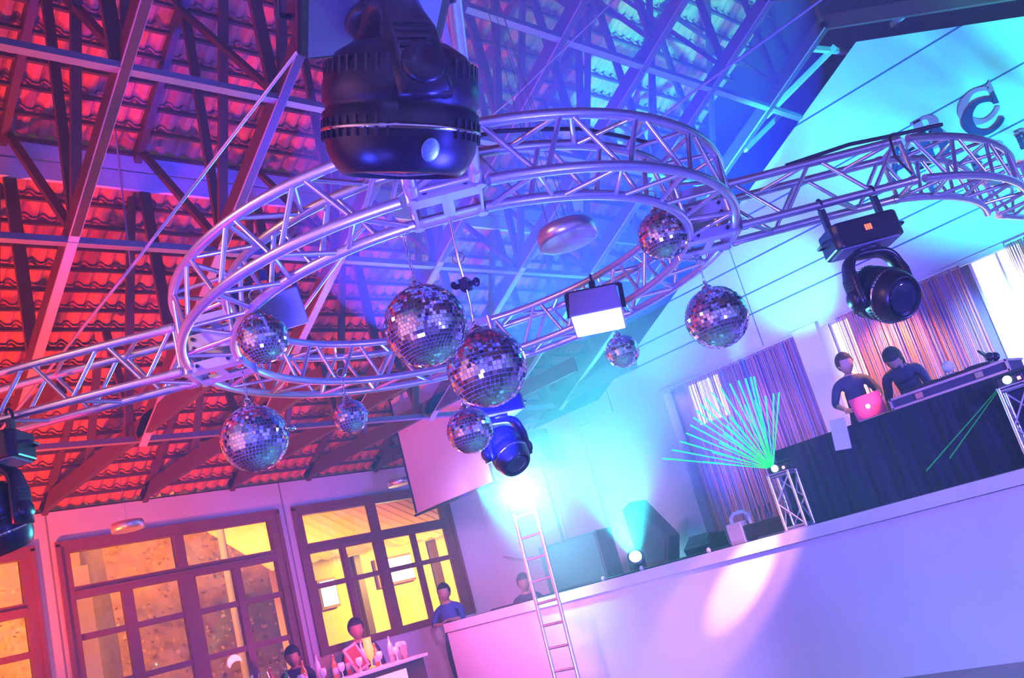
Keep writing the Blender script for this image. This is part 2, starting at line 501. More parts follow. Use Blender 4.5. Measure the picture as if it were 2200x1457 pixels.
# ================================================================ aluminium truss ring
RC = V((3.6, 3.65, 0)); A0 = R(-43.5)
U = V((math.cos(A0), math.sin(A0), 0)); Vv = V((-math.sin(A0), math.cos(A0), 0))
ZBt, ZTt = 3.235, 3.50
def P(u, v, z):
    return RC + U * u + Vv * v + V((0, 0, z))
TR = .0245
def plate_block(name, label, u, v, ang, parent=None):
    """square corner block: tubes as posts, plates with bolts"""
    root = thing(name, label, 'truss corner block', P(u, v, ZBt), 0, 'corner blocks joining the truss ring')
    ca, sa = math.cos(ang), math.sin(ang)
    def q(a, c, z):
        return P(u + a * ca - c * sa, v + a * sa + c * ca, z)
    h = .145
    for sa_, sc in ((-1, -1), (-1, 1), (1, -1), (1, 1)):
        b = MB(); b.tube(q(sa_ * h, sc * h, ZBt - .03), q(sa_ * h, sc * h, ZTt + .03), TR, 10); b.build('post', M['alu'], root)
    b = MB()
    for sc in (-1, 1):
        for z in (ZBt + .0, ZBt + .105, ZTt - .105, ZTt):
            b.beam(q(-h, sc * h, z), q(h, sc * h, z), .012, .055)
            b.beam(q(sc * h, -h, z), q(sc * h, h, z), .012, .055)
    b.build('side_plates', M['plate'], root)
    for z in (ZBt - .02, ZTt + .02):
        b = MB()
        for s_ in (-1, 1):
            b.beam(q(-h, s_ * .1, z), q(h, s_ * .1, z), .07, .008)
        b.beam(q(0, -.13, z), q(0, .13, z), .05, .007)
        b.build('face_plate', M['plate'], root)
    b = MB()
    for sc in (-1, 1):
        for z in (ZBt, ZBt + .105, ZTt - .105):
            for t in (-.6, .6):
                p = q(t * h, sc * (h + .008), z); n_ = (q(0, sc, 0) - q(0, 0, 0)).normalized()
                b.tube(p, p + n_ * .012, .011, 6)
    b.build('bolts', M['dark'], root)
    return root
def arc_truss(label, cu, cv, Rm, a0, a1, nb, grp='curved truss segments of the ring'):
    root = thing('curved_truss', label, 'truss', P(cu + Rm * math.cos((a0 + a1) / 2), cv + Rm * math.sin((a0 + a1) / 2), ZBt), 0, grp)
    h = .1325
    def q(r, a, z):
        return P(cu + r * math.cos(a), cv + r * math.sin(a), z)
    N = 28
    for r, z in ((Rm - h, ZBt), (Rm + h, ZBt), (Rm - h, ZTt), (Rm + h, ZTt)):
        b = MB(); b.path([q(r, a0 + (a1 - a0) * i / N, z) for i in range(N + 1)], TR, 12); b.build('main_tube', M['alu'], root)
    def br(p1, p2):
        b = MB(); b.tube(p1, p2, .0125, 8); b.build('lacing_tube', M['alu'], root)
    for k in range(nb):
        aa = a0 + (a1 - a0) * (k + .06) / nb; ab = a0 + (a1 - a0) * (k + .5) / nb; ac = a0 + (a1 - a0) * (k + .94) / nb
        for r in (Rm - h, Rm + h):
            br(q(r, aa, ZTt), q(r, ab, ZBt)); br(q(r, ab + .03, ZBt), q(r, ac, ZTt))
        br(q(Rm - h, aa, ZBt), q(Rm + h, ab, ZBt)); br(q(Rm + h, ab, ZBt), q(Rm - h, ac, ZBt))
        br(q(Rm + h, aa, ZTt), q(Rm - h, ab, ZTt)); br(q(Rm - h, ab, ZTt), q(Rm + h, ac, ZTt))
    return root
def straight_truss(label, p0, p1, nb, grp=None):
    """p0, p1 = (u, v) ends"""
    root = thing('straight_truss', label, 'truss', P((p0[0] + p1[0]) / 2, (p0[1] + p1[1]) / 2, ZBt), 0, grp)
    d = V((p1[0] - p0[0], p1[1] - p0[1], 0)); L = d.length; d.normalize(); n = V((-d.y, d.x, 0)); h = .1325
    def q(t, s, z):
        w = V((p0[0], p0[1], 0)) + d * (t * L) + n * (s * h)
        return P(w.x, w.y, z)
    for s, z in ((-1, ZBt), (1, ZBt), (-1, ZTt), (1, ZTt)):
        b = MB(); b.tube(q(0, s, z), q(1, s, z), TR, 12); b.build('main_tube', M['alu'], root)
    for t in (0.004, .996):
        b = MB()
        for s in (-1, 1):
            b.tube(q(t, s, ZBt), q(t, s, ZTt), .014, 8)
        for z in (ZBt, ZTt):
            b.tube(q(t, -1, z), q(t, 1, z), .014, 8)
        for s, z in ((-1, ZBt), (1, ZBt), (-1, ZTt), (1, ZTt)):
            b.tube(q(t, s, z), q(t + .03 * (1 if t < .5 else -1), s, z), TR + .005, 12)
        b.build('end_frame', M['alu'], root)
    def br(p1_, p2_):
        b = MB(); b.tube(p1_, p2_, .0125, 8); b.build('lacing_tube', M['alu'], root)
    for k in range(nb):
        a, m_, c = (k + .06) / nb, (k + .5) / nb, (k + .94) / nb
        for s in (-1, 1):
            br(q(a, s, ZTt), q(m_, s, ZBt)); br(q(m_ + .02 / nb, s, ZBt), q(c, s, ZTt))
        br(q(a, -1, ZBt), q(m_, 1, ZBt)); br(q(m_, 1, ZTt), q(c, -1, ZTt))
    return root
RM = 1.455
g = math.atan(.176 / RM)
quad = [('curved ring segment at the lower left, between left block and mirror balls', 90, 180), ('curved ring segment nearest the camera, on the left of the big moving head', 180, 270),
        ('curved ring segment to the right of the big moving head, behind the dish lamp wires', 270, 360), ('far right curved ring segment carrying the white square floodlight', 0, 90)]
for lb, a, c in quad:
    arc_truss(lb, 0, 0, RM, R(a) + g, R(c) - g, 5)
plate_block('truss_corner_block', 'bolted corner block just below the big moving head', 0, -RM, 0)
plate_block('truss_corner_block', 'bolted corner block at the left end of the ring', -RM, 0, 0)
plate_block('truss_corner_block', 'bolted corner block at the right end of the ring', RM, 0, 0)
plate_block('truss_corner_block', 'bolted corner block at the far side of the ring behind the overlapping mirror balls', 0, RM, 0)
E_ = RM + .176
straight_truss('straight truss running off the left edge over the red lit roof', (-E_, 0), (-E_ - 2.1, .0), 5)
straight_truss('short straight truss between ring and the right hand moving head', (E_, 0), (2.70, -.0), 2)
straight_truss('straight truss over the camera that carries the big moving head', (0, -E_), (0, -4.2), 5)
straight_truss('straight truss running from the far side of the ring towards the screen', (0, E_), (0, 3.8), 5)
arc_truss('curved truss in front of the dark wall letters', 2.04, 1.96, 2.07, R(-71), R(-29), 4, None)
straight_truss('straight truss leaving the picture at the right edge', (3.95, 1.02), (5.9, 2.5), 5)

# ================================================================ mirror balls
def mirror_ball(label, c, Rb, hang, rows, tilt=0):
    root = thing('mirror_ball', label, 'mirror ball', (c[0], c[1], c[2] - Rb), 0, 'mirror balls hanging from the truss ring')
    C = V(c); b = MB(); b.ell(C, (Rb * .978,) * 3, 24, 14); b.build('core', M['grout'], root)
    b = MB()
    for i in range(rows):
        t0 = math.pi * (i + .06) / rows - math.pi / 2; t1 = math.pi * (i + .94) / rows - math.pi / 2
        tm = (t0 + t1) / 2
        n = max(4, int(2 * rows * math.cos(tm) + .5)); off = random.random()
        for k in range(n):
            a0_ = 2 * math.pi * (k + .06 + off) / n; a1_ = 2 * math.pi * (k + .94 + off) / n; am = (a0_ + a1_) / 2
            nrm = V((math.cos(tm) * math.cos(am), math.cos(tm) * math.sin(am), math.sin(tm)))
            j = V((random.gauss(0, .06), random.gauss(0, .06), random.gauss(0, .06)))
            nj = (nrm + j).normalized()
            ct = C + nrm * Rb
            e1 = V((-math.sin(am), math.cos(am), 0)); e1 = (e1 - nj * e1.dot(nj)).normalized(); e2 = nj.cross(e1)
            wx = Rb * math.cos(tm) * (a1_ - a0_) / 2; wz = Rb * (t1 - t0) / 2
            wx2 = Rb * math.cos(tm) * (a1_ - a0_) / 2
            b.add([ct - e1 * wx - e2 * wz, ct + e1 * wx - e2 * wz, ct + e1 * wx2 + e2 * wz, ct - e1 * wx2 + e2 * wz], [(0, 1, 2, 3)])
    b.build('mirror_facets', M['mirror'], root)
    b = MB(); b.lathe([(.03, -.02), (.03, .012), (.012, .02), (.006, .03)], 12, C + V((0, 0, Rb))); b.path([C + V((math.cos(a) * .018, 0, Rb + .03 + math.sin(a) * .018)) for a in [2 * math.pi * i / 10 for i in range(10)]], .004, 6, True)
    b.build('cap', M['chrome'], root)
    # chain up to the truss tube
    b = MB(); top = V(hang); bot = C + V((0, 0, Rb + .04)); d = top - bot; L = d.length; d.normalize()
    nl = max(3, int(L / .03)); s1 = d.cross(V((0, 1, 0))).normalized(); s2 = d.cross(s1)
    for i in range(nl):
        q = bot + d * (L * (i + .5) / nl); s = s1 if i % 2 else s2
        b.path([q + s * (.008 * math.cos(a)) + d * (.02 * math.sin(a)) for a in [2 * math.pi * k / 8 for k in range(8)]], .0022, 5, True)
    b.path([top + U * (.03 * math.cos(a)) + V((0, 0, .03 * math.sin(a) + .025)) for a in [2 * math.pi * k / 10 for k in range(10)]], .004, 5, True)
    b.build('hanging_chain', M['chain'], root)
    return root
def ring_pt(px_, py_, z=ZBt):
    p = on(px_, py_, 2, z); return p
def mb_at(label, px_, py_, dpx, D, rows, hz=ZBt - .03):
    c = dep(px_, py_, D * FPX / dpx)
    mirror_ball(label, c, D / 2, (c.x + .005, c.y, max(hz, c.z + D / 2 + .08)), rows)
    return c
mb_at('large mirror ball in the middle, its chain from the block under the big moving head', 915, 700, 180, .36, 36)
mb_at('large mirror ball overlapping another, with wide smeared facets', 1046, 790, 172, .385, 28)
mb_at('mirror ball inside the left end of the truss ring', 565, 727, 110, .25, 24)
mb_at('mirror ball hanging lowest at the left, a small lamp beside it', 547, 942, 145, .375, 30)
mb_at('smallest mirror ball, left of the projection screen', 753, 895, 74, .22, 18)
mb_at('mirror ball touching the right edge of the projection screen', 1010, 925, 100, .30, 22)
mb_at('purple tinted mirror ball inside the right end of the truss ring', 1425, 505, 110, .29, 24, ZTt - .03)
mb_at('mirror ball hanging in front of the pale wall at the right of the ring', 1540, 682, 135, .37, 28)
mb_at('small mirror ball in the cyan haze below the square floodlight', 1337, 755, 72, .24, 18)
rc = dep(1000, 612, 4.05)
root = thing('rigging_clamp', 'black rigging clamp on a rod between the corner block and the overlapping mirror balls', 'clamp', rc)
b = MB(); b.box(rc, (.05, .04, .05), Matrix.Rotation(.5, 3, 'Z')); b.beam(rc - U * .05, rc + U * .05, .02, .018); b.ell(rc + U * .05, (.016, .016, .022), 10, 8); b.ell(rc - U * .05 + V((0, 0, .01)), (.014, .014, .018), 10, 8); b.build('jaw', M['black'], root)
b = MB(); b.path([rc + V((0, 0, .02)), dep(985, 560, 4.03), dep(966, 470, 4.0)], .006, 6); b.build('rod', M['chrome'], root)
b = MB(); b.path([rc - V((0, 0, .02)), dep(1012, 660, 4.06), dep(1014, 690, 4.08)], .004, 6); b.build('safety_wire', M['chrome'], root)
# the small lamp seen beside the lowest left ball
c = dep(622, 920, 5.1)
b = MB(); b.lathe([(.012, -.03), (.018, -.01), (.018, .02), (.01, .035)], 12, c, Matrix.Rotation(R(90), 3, 'Y')); tag(b.build('ball_motor', M['chrome']), 'small metal motor housing at the edge of the lowest left mirror ball', 'motor')

# ================================================================ moving head spotlights
def moving_head(label, loc, rotz, hs=1.0, head_yaw=0, pitch=0, lens=None, display=None, clampdz=.12, base=(.42, .3, .13), group=None, clampgap=.13, hd=1.0, hl=1.0, swing=0):
    """hangs upside down: loc = middle of the base top"""
    root = thing('moving_head_light', label, 'stage light', loc, rotz, group)
    bx, by, bz = base
    def B(): return MB()
    b = B()
    ch = .035
    out = [(-bx / 2, -by / 2 + ch), (-bx / 2 + ch, -by / 2), (bx / 2 - ch, -by / 2), (bx / 2, -by / 2 + ch), (bx / 2, by / 2 - ch), (bx / 2 - ch, by / 2), (-bx / 2 + ch, by / 2), (-bx / 2, by / 2 - ch)]
    b.poly([(x_, y_, -bz) for x_, y_ in out], (0, 0, bz))
    o = b.build('base', M['black'], root, False, bevel=.012)
    b = B(); b.bb((-bx / 2 + .03, -by / 2 + .03, -bz - .006), (bx / 2 - .03, by / 2 - .03, -bz)); b.build('base_plate', M['greybox'], root, False)
    for sx in (-1, 1):
        b = B(); b.path([(sx * (bx / 2 + .002), -.07, -bz * .5), (sx * (bx / 2 + .035), -.06, -bz * .5), (sx * (bx / 2 + .035), .06, -bz * .5), (sx * (bx / 2 + .002), .07, -bz * .5)], .009, 6)
        b.build('carry_handle', M['dark'], root, False)
    for sx in (-1, 1):
        b = B(); b.bb((sx * clampgap - .015, -.02, 0), (sx * clampgap + .015, .02, clampdz - .01))
        b.path([(sx * clampgap, .034 * math.cos(a), clampdz + .02 + .034 * math.sin(a)) for a in [R(t) for t in range(-90, 200, 24)]], .009, 6)
        b.build('clamp', M['dark'], root, False)
    if display:
        b = B(); b.bb((-.035, -by / 2 - .003, -bz * .62), (.035, -by / 2, -bz * .32)); d_ = b.build('display', M['lens'], root, False)
        b = B()
        for i in range(3):
            b.bb((-.02 + i * .014, -by / 2 - .006, -bz * .58), (-.02 + i * .014 + .009, -by / 2 - .003, -bz * .36))
        b.build('digits', mat('led_digits', (1, .2, .05), .4, emit=(1, .07, .01), es=5), d_, False)
    # yoke
    H = Matrix.Rotation(head_yaw, 3, 'Z')
    yw = .185 * hs; yh = .27 * hs
    b = B(); b.lathe([(.075, 0), (.085, -.02), (.075, -.035)], 20, (0, 0, -bz)); b.build('pan_bearing', M['dark'], root, False)
    b = B()
    arc = []
    for t in range(0, 181, 12):
        a = R(t)
        x_ = -yw * math.copysign(abs(math.cos(a)) ** .55, math.cos(a)); z_ = -bz - .035 - yh + (yh * abs(math.sin(a)) ** .5)
        arc.append(V((x_, 0, z_)))
    arc = [arc[0] - V((0, 0, .07 * hs))] + arc + [arc[-1] - V((0, 0, .07 * hs))]
    n = len(arc); vs = []; fs = []
    for i, p_ in enumerate(arc):
        t_ = (arc[min(i + 1, n - 1)] - arc[max(i - 1, 0)]).normalized(); nr = V((-t_.z, 0, t_.x))
        hw = .062 * hs * (1.15 if i < 3 or i > n - 4 else .9); th_ = .026 * hs
        for k in range(10):
            a = 2 * math.pi * k / 10
            vs.append(H @ (p_ + nr * (th_ * math.copysign(abs(math.cos(a)) ** .7, math.cos(a))) + V((0, hw * math.copysign(abs(math.sin(a)) ** .7, math.sin(a)), 0))))
    for i in range(n - 1):
        for k in range(10):
            fs.append((i * 10 + k, i * 10 + (k + 1) % 10, (i + 1) * 10 + (k + 1) % 10, (i + 1) * 10 + k))
    fs.append(tuple(range(10))[::-1]); fs.append(tuple(range((n - 1) * 10, n * 10)))
    b.add(vs, fs, 0, True)
    yk = b.build('yoke', M['black'], root, False)
    b = B()
    for sx in (-1, 1):
        for k in range(7):
            z_ = -bz - .05 - yh + .14 * hs - k * .022 * hs
            b.box(H @ V((sx * (yw + .024 * hs), 0, z_)), (.008, .085 * hs, .008), H)
    b.build('yoke_vents', M['dark'], yk, False)
    for sx in (-1, 1):
        b = B(); b.lathe([(.001, .0), (.05 * hs, .0), (.055 * hs, .012), (.05 * hs, .022), (.001, .024)], 20, H @ V((sx * (yw + .02 * hs), 0, -bz - .035 - yh)), H @ Matrix.Rotation(R(90 * sx), 3, 'Y'))
        b.build('tilt_hub', M['black'], yk, False)
    # head: barrel along local -z before tilt
    Hc = V((0, 0, -bz - .035 - yh))
    T = H @ Matrix.Rotation(swing, 3, 'Y') @ Matrix.Rotation(pitch, 3, 'X')
    rr = .155 * hs * hd
    b = B()
    prof = [(.001, .21), (.06, .208), (.1, .195), (.13, .165), (.148, .12), (.155, .07), (.155, .02), (.149, .012), (.149, .0), (.155, -.008), (.153, -.07), (.147, -.12), (.138, -.15), (.128, -.172), (.118, -.186), (.112, -.19), (.11, -.17)]
    b.lathe([(r_ * hs * hd, z_ * hs * hd * hl) for r_, z_ in prof], 36, Hc, T, sx=1.0, sy=1.08)
    hd_ = b.build('head', M['black'], root, False)
    b = B()
    for side in (0, 1):
        for k in range(17):
            a = R(-64 + k * 8) + side * math.pi + R(90)
            for zc, ln in ((.105 * hl, .055), (-.06 * hl, .05)):
                p_ = T @ V((math.cos(a) * rr * (.985 if zc < 0 else .95), math.sin(a) * rr * 1.08 * (.985 if zc < 0 else .95), zc * hs * hd)) + Hc
                b.box(p_, (.012 * hs, .007 * hs, ln * hs), T @ Matrix.Rotation(a, 3, 'Z'))
    b.build('cooling_fins', M['dark'], hd_, False)
    b = B(); b.lathe([(.154 * hs * hd * 1.01, -.065 * hs * hl), (.158 * hs * hd * 1.01, -.075 * hs * hl), (.154 * hs * hd * 1.01, -.085 * hs * hl)], 36, Hc, T, sy=1.08); b.build('trim_ring', M['chrome'], hd_, False)
    b = B(); b.lathe([(.118 * hs * hd, -.168 * hs * hd * hl), (.08 * hs * hd, -.182 * hs * hd * hl), (.001, -.19 * hs * hd * hl)], 28, Hc, T); b.build('front_lens', lens or M['lens'], hd_, False)
    return root
# round badge and grip are added to the big one
# the big one right over the camera
pB = P(-.095, -3.07, ZBt - .035)
big = moving_head('big black moving head light close over the camera, seen from the side', pB, R(-30), .95, R(98), R(6), base=(.40, .36, .13), clampdz=.03, hd=1.22, hl=.7, swing=R(-26))
for o in kids(big):
    if o.name.startswith('head'):
        W4 = big.matrix_world if False else wm(big)
        inv = W4.inverted()
        # badge: the point of the shell seen at lower right of the head
        dd = ray(925, 322).normalized(); e0 = inv @ EYE; d0 = (inv.to_3x3() @ dd).normalized()
        me = o.data; bmx = bmesh.new(); bmx.from_mesh(me)
        from mathutils.bvhtree import BVHTree
        tr = BVHTree.FromBMesh(bmx); hit = tr.ray_cast(e0, d0); bmx.free()
        if hit[0] is not None:
            n_ = hit[1] if hit[1].dot(d0) < 0 else -hit[1]
            b = MB(); q_ = n_.to_track_quat('Z', 'Y').to_matrix(); b.ell(hit[0] + n_ * .001, (.024, .03, .004), 16, 8, q_)
            bd = b.build('round_badge', mat('badge_silver', (.35, .6, .75), .35, .6, noise=(120, .6)), o, False, label='silver blue round badge')
# right one, on the right straight truss
pR = P(2.27, -.12, ZBt - .165)
moving_head('black moving head light with glowing red display, right of the truss ring', pR, A0, .93, R(14), R(-62), display=True, clampdz=.145, base=(.4, .27, .15), clampgap=.16)
# left one, cut by the picture's edge
pL = P(-E_ - 1.05, -.0, ZBt - .16)
moving_head('black moving head light cut by the left picture edge', dep(-22, 985, 4.95) + V((0, 0, .1)), A0, .93, R(-20), R(20), clampdz=.09, base=(.4, .27, .15))
# the far one towards the screen
moving_head('hazy blue moving head light hanging beside the projection screen', P(.04, 2.3, ZBt - .12), A0 + R(20), .95, R(10), R(-32), clampdz=.1, lens=M['lens'])

# ================================================================ square floodlights
def floodlight(label, loc, q, face, w=.3, h=.22, dpt=.2):
    root = thing('square_floodlight', label, 'floodlight', loc); root.rotation_euler = q
    b = MB(); b.add([(-w / 2, -h / 2, -dpt), (w / 2, -h / 2, -dpt), (w / 2, h / 2, -dpt), (-w / 2, h / 2, -dpt), (-w / 2.2, -h / 2.3, 0), (w / 2.2, -h / 2.3, 0), (w / 2.2, h / 2.3, 0), (-w / 2.2, h / 2.3, 0)], [(0, 1, 2, 3), (4, 5, 6, 7), (0, 1, 5, 4), (1, 2, 6, 5), (2, 3, 7, 6), (3, 0, 4, 7)])
    b.build('housing', M['greybox'], root, False, bevel=.008)
    b = MB(); b.bb((-w / 2 + .012, -h / 2 + .012, -dpt - .004), (w / 2 - .012, h / 2 - .012, -dpt + .0)); b.build('front_glass', face, root, False)
    b = MB()
    for s in (-1, 1):
        b.beam((s * (w / 2 + .01), 0, -dpt * .6), (s * (w / 2 + .01), 0, .07), .008, .03)
    b.beam((-w / 2 - .014, 0, .07), (w / 2 + .014, 0, .07), .03, .008)
    b.build('bracket', M['dark'], root, False)
    b = MB(); b.bb((-.02, -.02, .07), (.02, .02, .12)); b.path([(0, .034 * math.cos(R(t)), .14 + .034 * math.sin(R(t))) for t in range(-90, 200, 24)], .009, 6); b.build('clamp', M['black'], root, False)
    return root
pf = P(1.1 * math.cos(R(33)) + .33, 1.2 * math.sin(R(33)) + .05, ZBt)
pf = dep(1277, 640, 5.95)
floodlight('square floodlight with bright white face on the far right of the ring', pf, (R(-18), R(6), A0 - R(10)), M['lenswhite'], .33, .26, .19)
pf2 = dep(572, 628, 4.9)
floodlight('dark square floodlight behind the mirror ball at the left end of the ring', pf2, (R(25), R(-10), A0 + R(25)), M['lens'], .3, .24, .2)

# ================================================================ round pendant lamps
def pendant(label, c, D, top, wires=1):
    root = thing('round_pendant_lamp', label, 'pendant lamp', c, 0, 'round metal pendant lamps')
    r = D / 2
    b = MB(); b.lathe([(r * .93, -.02 * D / .3), (r, -.02 * D / .3), (r, .13 * D), (r * .93, .2 * D), (r * .3, .24 * D), (.001, .25 * D)], 40); b.build('lamp_shade', M['alu'], root, False)
    b = MB(); b.lathe([(.001, .02), (r * .9, .012), (r * .93, 0)], 40); b.build('diffuser', mat('frosted_glass', (.9, .95, .95), .3, spec=.6), root, False)
    b = MB()
    tz = top - c[2]
    offs = [(0, 0)] if wires == 1 else [(-r * .8, 0), (0, .03), (0, -.03), (r * .8, .05)]
    for ox, oy in offs:
        b.tube((ox, oy, .13 * D if abs(ox) > .01 else .25 * D), (ox * .6, oy, tz), .0025, 5)
    b.build('suspension_wires', M['chrome'], root, False)
    return root
pendant('large round pendant lamp hanging in the middle of the truss ring', dep(1220, 512, .4 * FPX / 130), .4, 6.0, 4)
pendant('round pendant lamp in front of the left window wall', (3.6 + .07, 8.75, 2.98) if False else dep(275, 1135, .3 * FPX / 68), .3, EAVE, 1)
pendant('small round pendant lamp under the fascia beside the screen', dep(856, 1040, .3 * FPX / 46), .3, EAVE, 1)
c = dep(1125, 208, 8.6)
root = thing('ceiling_fan_light', 'small reflective round fixture on an arm high in the blue haze', 'ceiling fixture', c)
b = MB(); b.lathe([(.001, -.05), (.07, -.04), (.1, 0), (.08, .03), (.03, .05), (.001, .05)], 24, c); b.build('round_housing', M['white'], root)
b = MB(); b.beam(c + V((.05, -.06, .03)), dep(1168, 172, 8.7), .05, .03); b.build('arm', M['board'], root)
b = MB(); b.tube(c + V((0, 0, .05)), c + V((0, 0, .6)), .006, 6); b.build('stem', M['chrome'], root)

# stays and cables
cable('steel_cable', [dep(0, 926, 6.5), dep(281, 575, 6), dep(655, 90, 5.2)], 'thin blue stay cable crossing the red roof at the left', 'cable', .011)
cable('steel_cable', [on(281, 575, 0, 3.4), on(242, 230, 0, 3.4)], 'short stay cable dropping to the knot of the crossing cable', 'cable', .009)
cable('steel_cable', [dep(1320, 0, 6.5), dep(1105, 208, 6.8), dep(1060, 245, 7.0)], 'long thin cable running up from the ring over the blue haze', 'cable', .006)
cable('steel_cable', [dep(1845, -60, 7.5), dep(1500, 190, 8), dep(1360, 300, 8.3)], 'violet cable crossing in front of the last roof trusses', 'cable', .012)
cable('steel_cable', [dep(640, 680, 6.5), dep(770, 500, 6.2), dep(960, 330, 6.0)], 'slanting stay cable seen through the left of the ring', 'cable', .012)
b = MB()
b.path([P(.1 + .2 * i, -RM + .05 + .045 * i * i * .5, ZTt + .035 + .008 * (i % 2)) for i in range(6)], .01, 6)
tag(b.build('power_cable', M['black']), 'black power cable lying along the top of the near right ring segment', 'cable')
b = MB()
b.path([P(2.0, -.14, ZTt + .02), P(2.4, -.15, ZTt + .045), P(2.7, -.1, ZTt + .05), P(3.0, -.1, ZTt + .04)], .012, 6)
b.path([P(2.62, -.19, ZTt + .02), P(2.6, -.2, ZTt - .12), P(2.66, -.19, ZBt + .02)], .008, 6)
tag(b.build('power_cable', M['black']), 'black power cable looped over the truss above the right moving head', 'cable')

# ================================================================ projection screen
xs = 8.0
root = thing('projection_screen', 'white projection screen with dark borders hanging in front of the corner', 'projection screen', (xs, 9.3, 2.96))
b = MB(); b.bb((xs, 8.5, 2.99), (xs + .006, 10.13, 4.62)); b.build('screen_fabric', M['screen'], root)
b = MB(); b.bb((xs - .012, 8.46, 2.99), (xs - .001, 8.5, 4.62)); b.bb((xs - .012, 10.13, 2.99), (xs - .001, 10.16, 4.62)); b.build('black_border', M['cloth'], root)
b = MB(); b.tube((xs, 8.44, 2.965), (xs, 10.19, 2.965), .018, 10); b.build('bottom_bar', M['dark'], root)
b = MB(); b.bb((xs - .05, 8.35, 4.62), (xs + .06, 10.25, 4.74)); b.build('roller_case', M['dark'], root)
for y_, z_ in ((8.6, 5.2), (10.0, 4.6)):
    b = MB(); b.tube((xs, y_, 4.74), (xs, y_, max(z_, 4.8)), .006, 6); b.build('hanger', M['chrome'], root)
# ================================================================ lettering on the gable
navy = mat('navy_letter', (.012, .03, .16), .6)
pink = mat('pink_letter_shadow', (.75, .2, .42), .6)
def arc2(cx, cy, ro, ri, a0, a1, n=22, thick=None, sx=1.0):
    """outline of a crescent-thick arc in 2D"""
    o = []; i_ = []
    for k in range(n + 1):
        a = a0 + (a1 - a0) * k / n
        o.append((cx + ro * math.cos(a) * sx, cy + ro * math.sin(a)))
        rr = ri if thick is None else ro - thick(a)
        i_.append((cx + rr * math.cos(a) * sx, cy + rr * math.sin(a)))
    return o, i_
def letter(kind, y, z, h, m, proud, name, parent):
    """letters read towards smaller y; flat pieces fixed on the gable face"""
    b = MB(); w = h * 1.12
    def T(p):
        return (XG - proud, y - p[0], z + p[1])
    def strip(o, i_):
        n = len(o)
        vs = [T(p) for p in o] + [T(p) for p in i_]
        dv = V((.02, 0, 0))
        vs2 = [V(p) + dv for p in vs]
        fs = [(k, k + 1, n + k + 1, n + k) for k in range(n - 1)]
        fs2 = [tuple(2 * n + q for q in f) for f in fs]
        edge = [(k, k + 1, 2 * n + k + 1, 2 * n + k) for k in range(n - 1)] + [(n + k, n + k + 1, 3 * n + k + 1, 3 * n + k) for k in range(n - 1)]
        b.add([V(p) for p in vs] + vs2, fs + fs2 + edge)
    def quad(pts):
        b.poly([T(p) for p in pts], (.02, 0, 0))
    if kind == 'C':
        th = lambda a: h * (.1 + .16 * max(0, -math.cos(a)) ** 1)
        strip(*arc2(w * .5, h * .5, h * .5, 0, R(42), R(325), 26, th, 1.12))
        quad([(w * .8, h * .7), (w * .93, h * .66), (w * .93, h * 1.0), (w * .84, h * .93)])
    elif kind in 'BDPR':
        quad([(0, 0), (h * .22, 0), (h * .22, h), (0, h)])
        quad([(-h * .06, h * .94), (h * .3, h * .94), (h * .3, h), (-h * .06, h)]); quad([(-h * .06, 0), (h * .3, 0), (h * .3, h * .06), (-h * .06, h * .06)])
        th = lambda a: h * (.06 + .12 * max(0, math.cos(a)))
        strip(*arc2(h * .3, h * .74, h * .26, 0, R(90), R(-90), 16, th, 1.35))
        if kind == 'B':
            strip(*arc2(h * .3, h * .27, h * .27, 0, R(90), R(-90), 16, th, 1.5))
    elif kind == 'A':
        quad([(w * .42, h), (w * .56, h), (w * 1.0, 0), (w * .78, 0)]); quad([(w * .42, h), (w * .5, h * .9), (w * .12, 0), (w * .02, 0)])
        quad([(w * .2, h * .28), (w * .85, h * .28), (w * .82, h * .36), (w * .24, h * .36)])
        quad([(-w * .06, 0), (w * .22, 0), (w * .22, h * .05), (-w * .06, h * .05)]); quad([(w * .7, 0), (w * 1.08, 0), (w * 1.08, h * .05), (w * .7, h * .05)])
    elif kind == 'L':
        quad([(0, 0), (h * .2, 0), (h * .2, h), (0, h)]); quad([(0, 0), (h * .6, 0), (h * .6, h * .14), (0, h * .14)]); quad([(h * .52, 0), (h * .6, 0), (h * .6, h * .3), (h * .52, h * .3)])
    elif kind == 'E':
        quad([(0, 0), (h * .2, 0), (h * .2, h), (0, h)])
        for q in (0, .43, .86):
            quad([(0, h * q), (h * .6, h * q), (h * .6, h * (q + .14)), (0, h * (q + .14))])
    b.build(name, m, parent)
def word(txt, label, y0, z, h, adv):
    root = thing('wall_lettering', label, 'sign letters', (XG, y0 - adv, z))
    for i, ch in enumerate(txt):
        if ch == ' ': continue
        letter(ch, y0 - i * adv, z + .0, h, navy, .045, 'letter', root)
        letter(ch, y0 - i * adv - .0, z + h * .36, h, pink, .022, 'letter_shadow', root)
word('ABC', 'large dark serif letters with pink shadows high on the gable', 3.40, 4.72, .38, .44)
word('L EPR', 'small dark letters with pink shadows under the large ones on the gable', 3.05, 4.42, .15, .235)

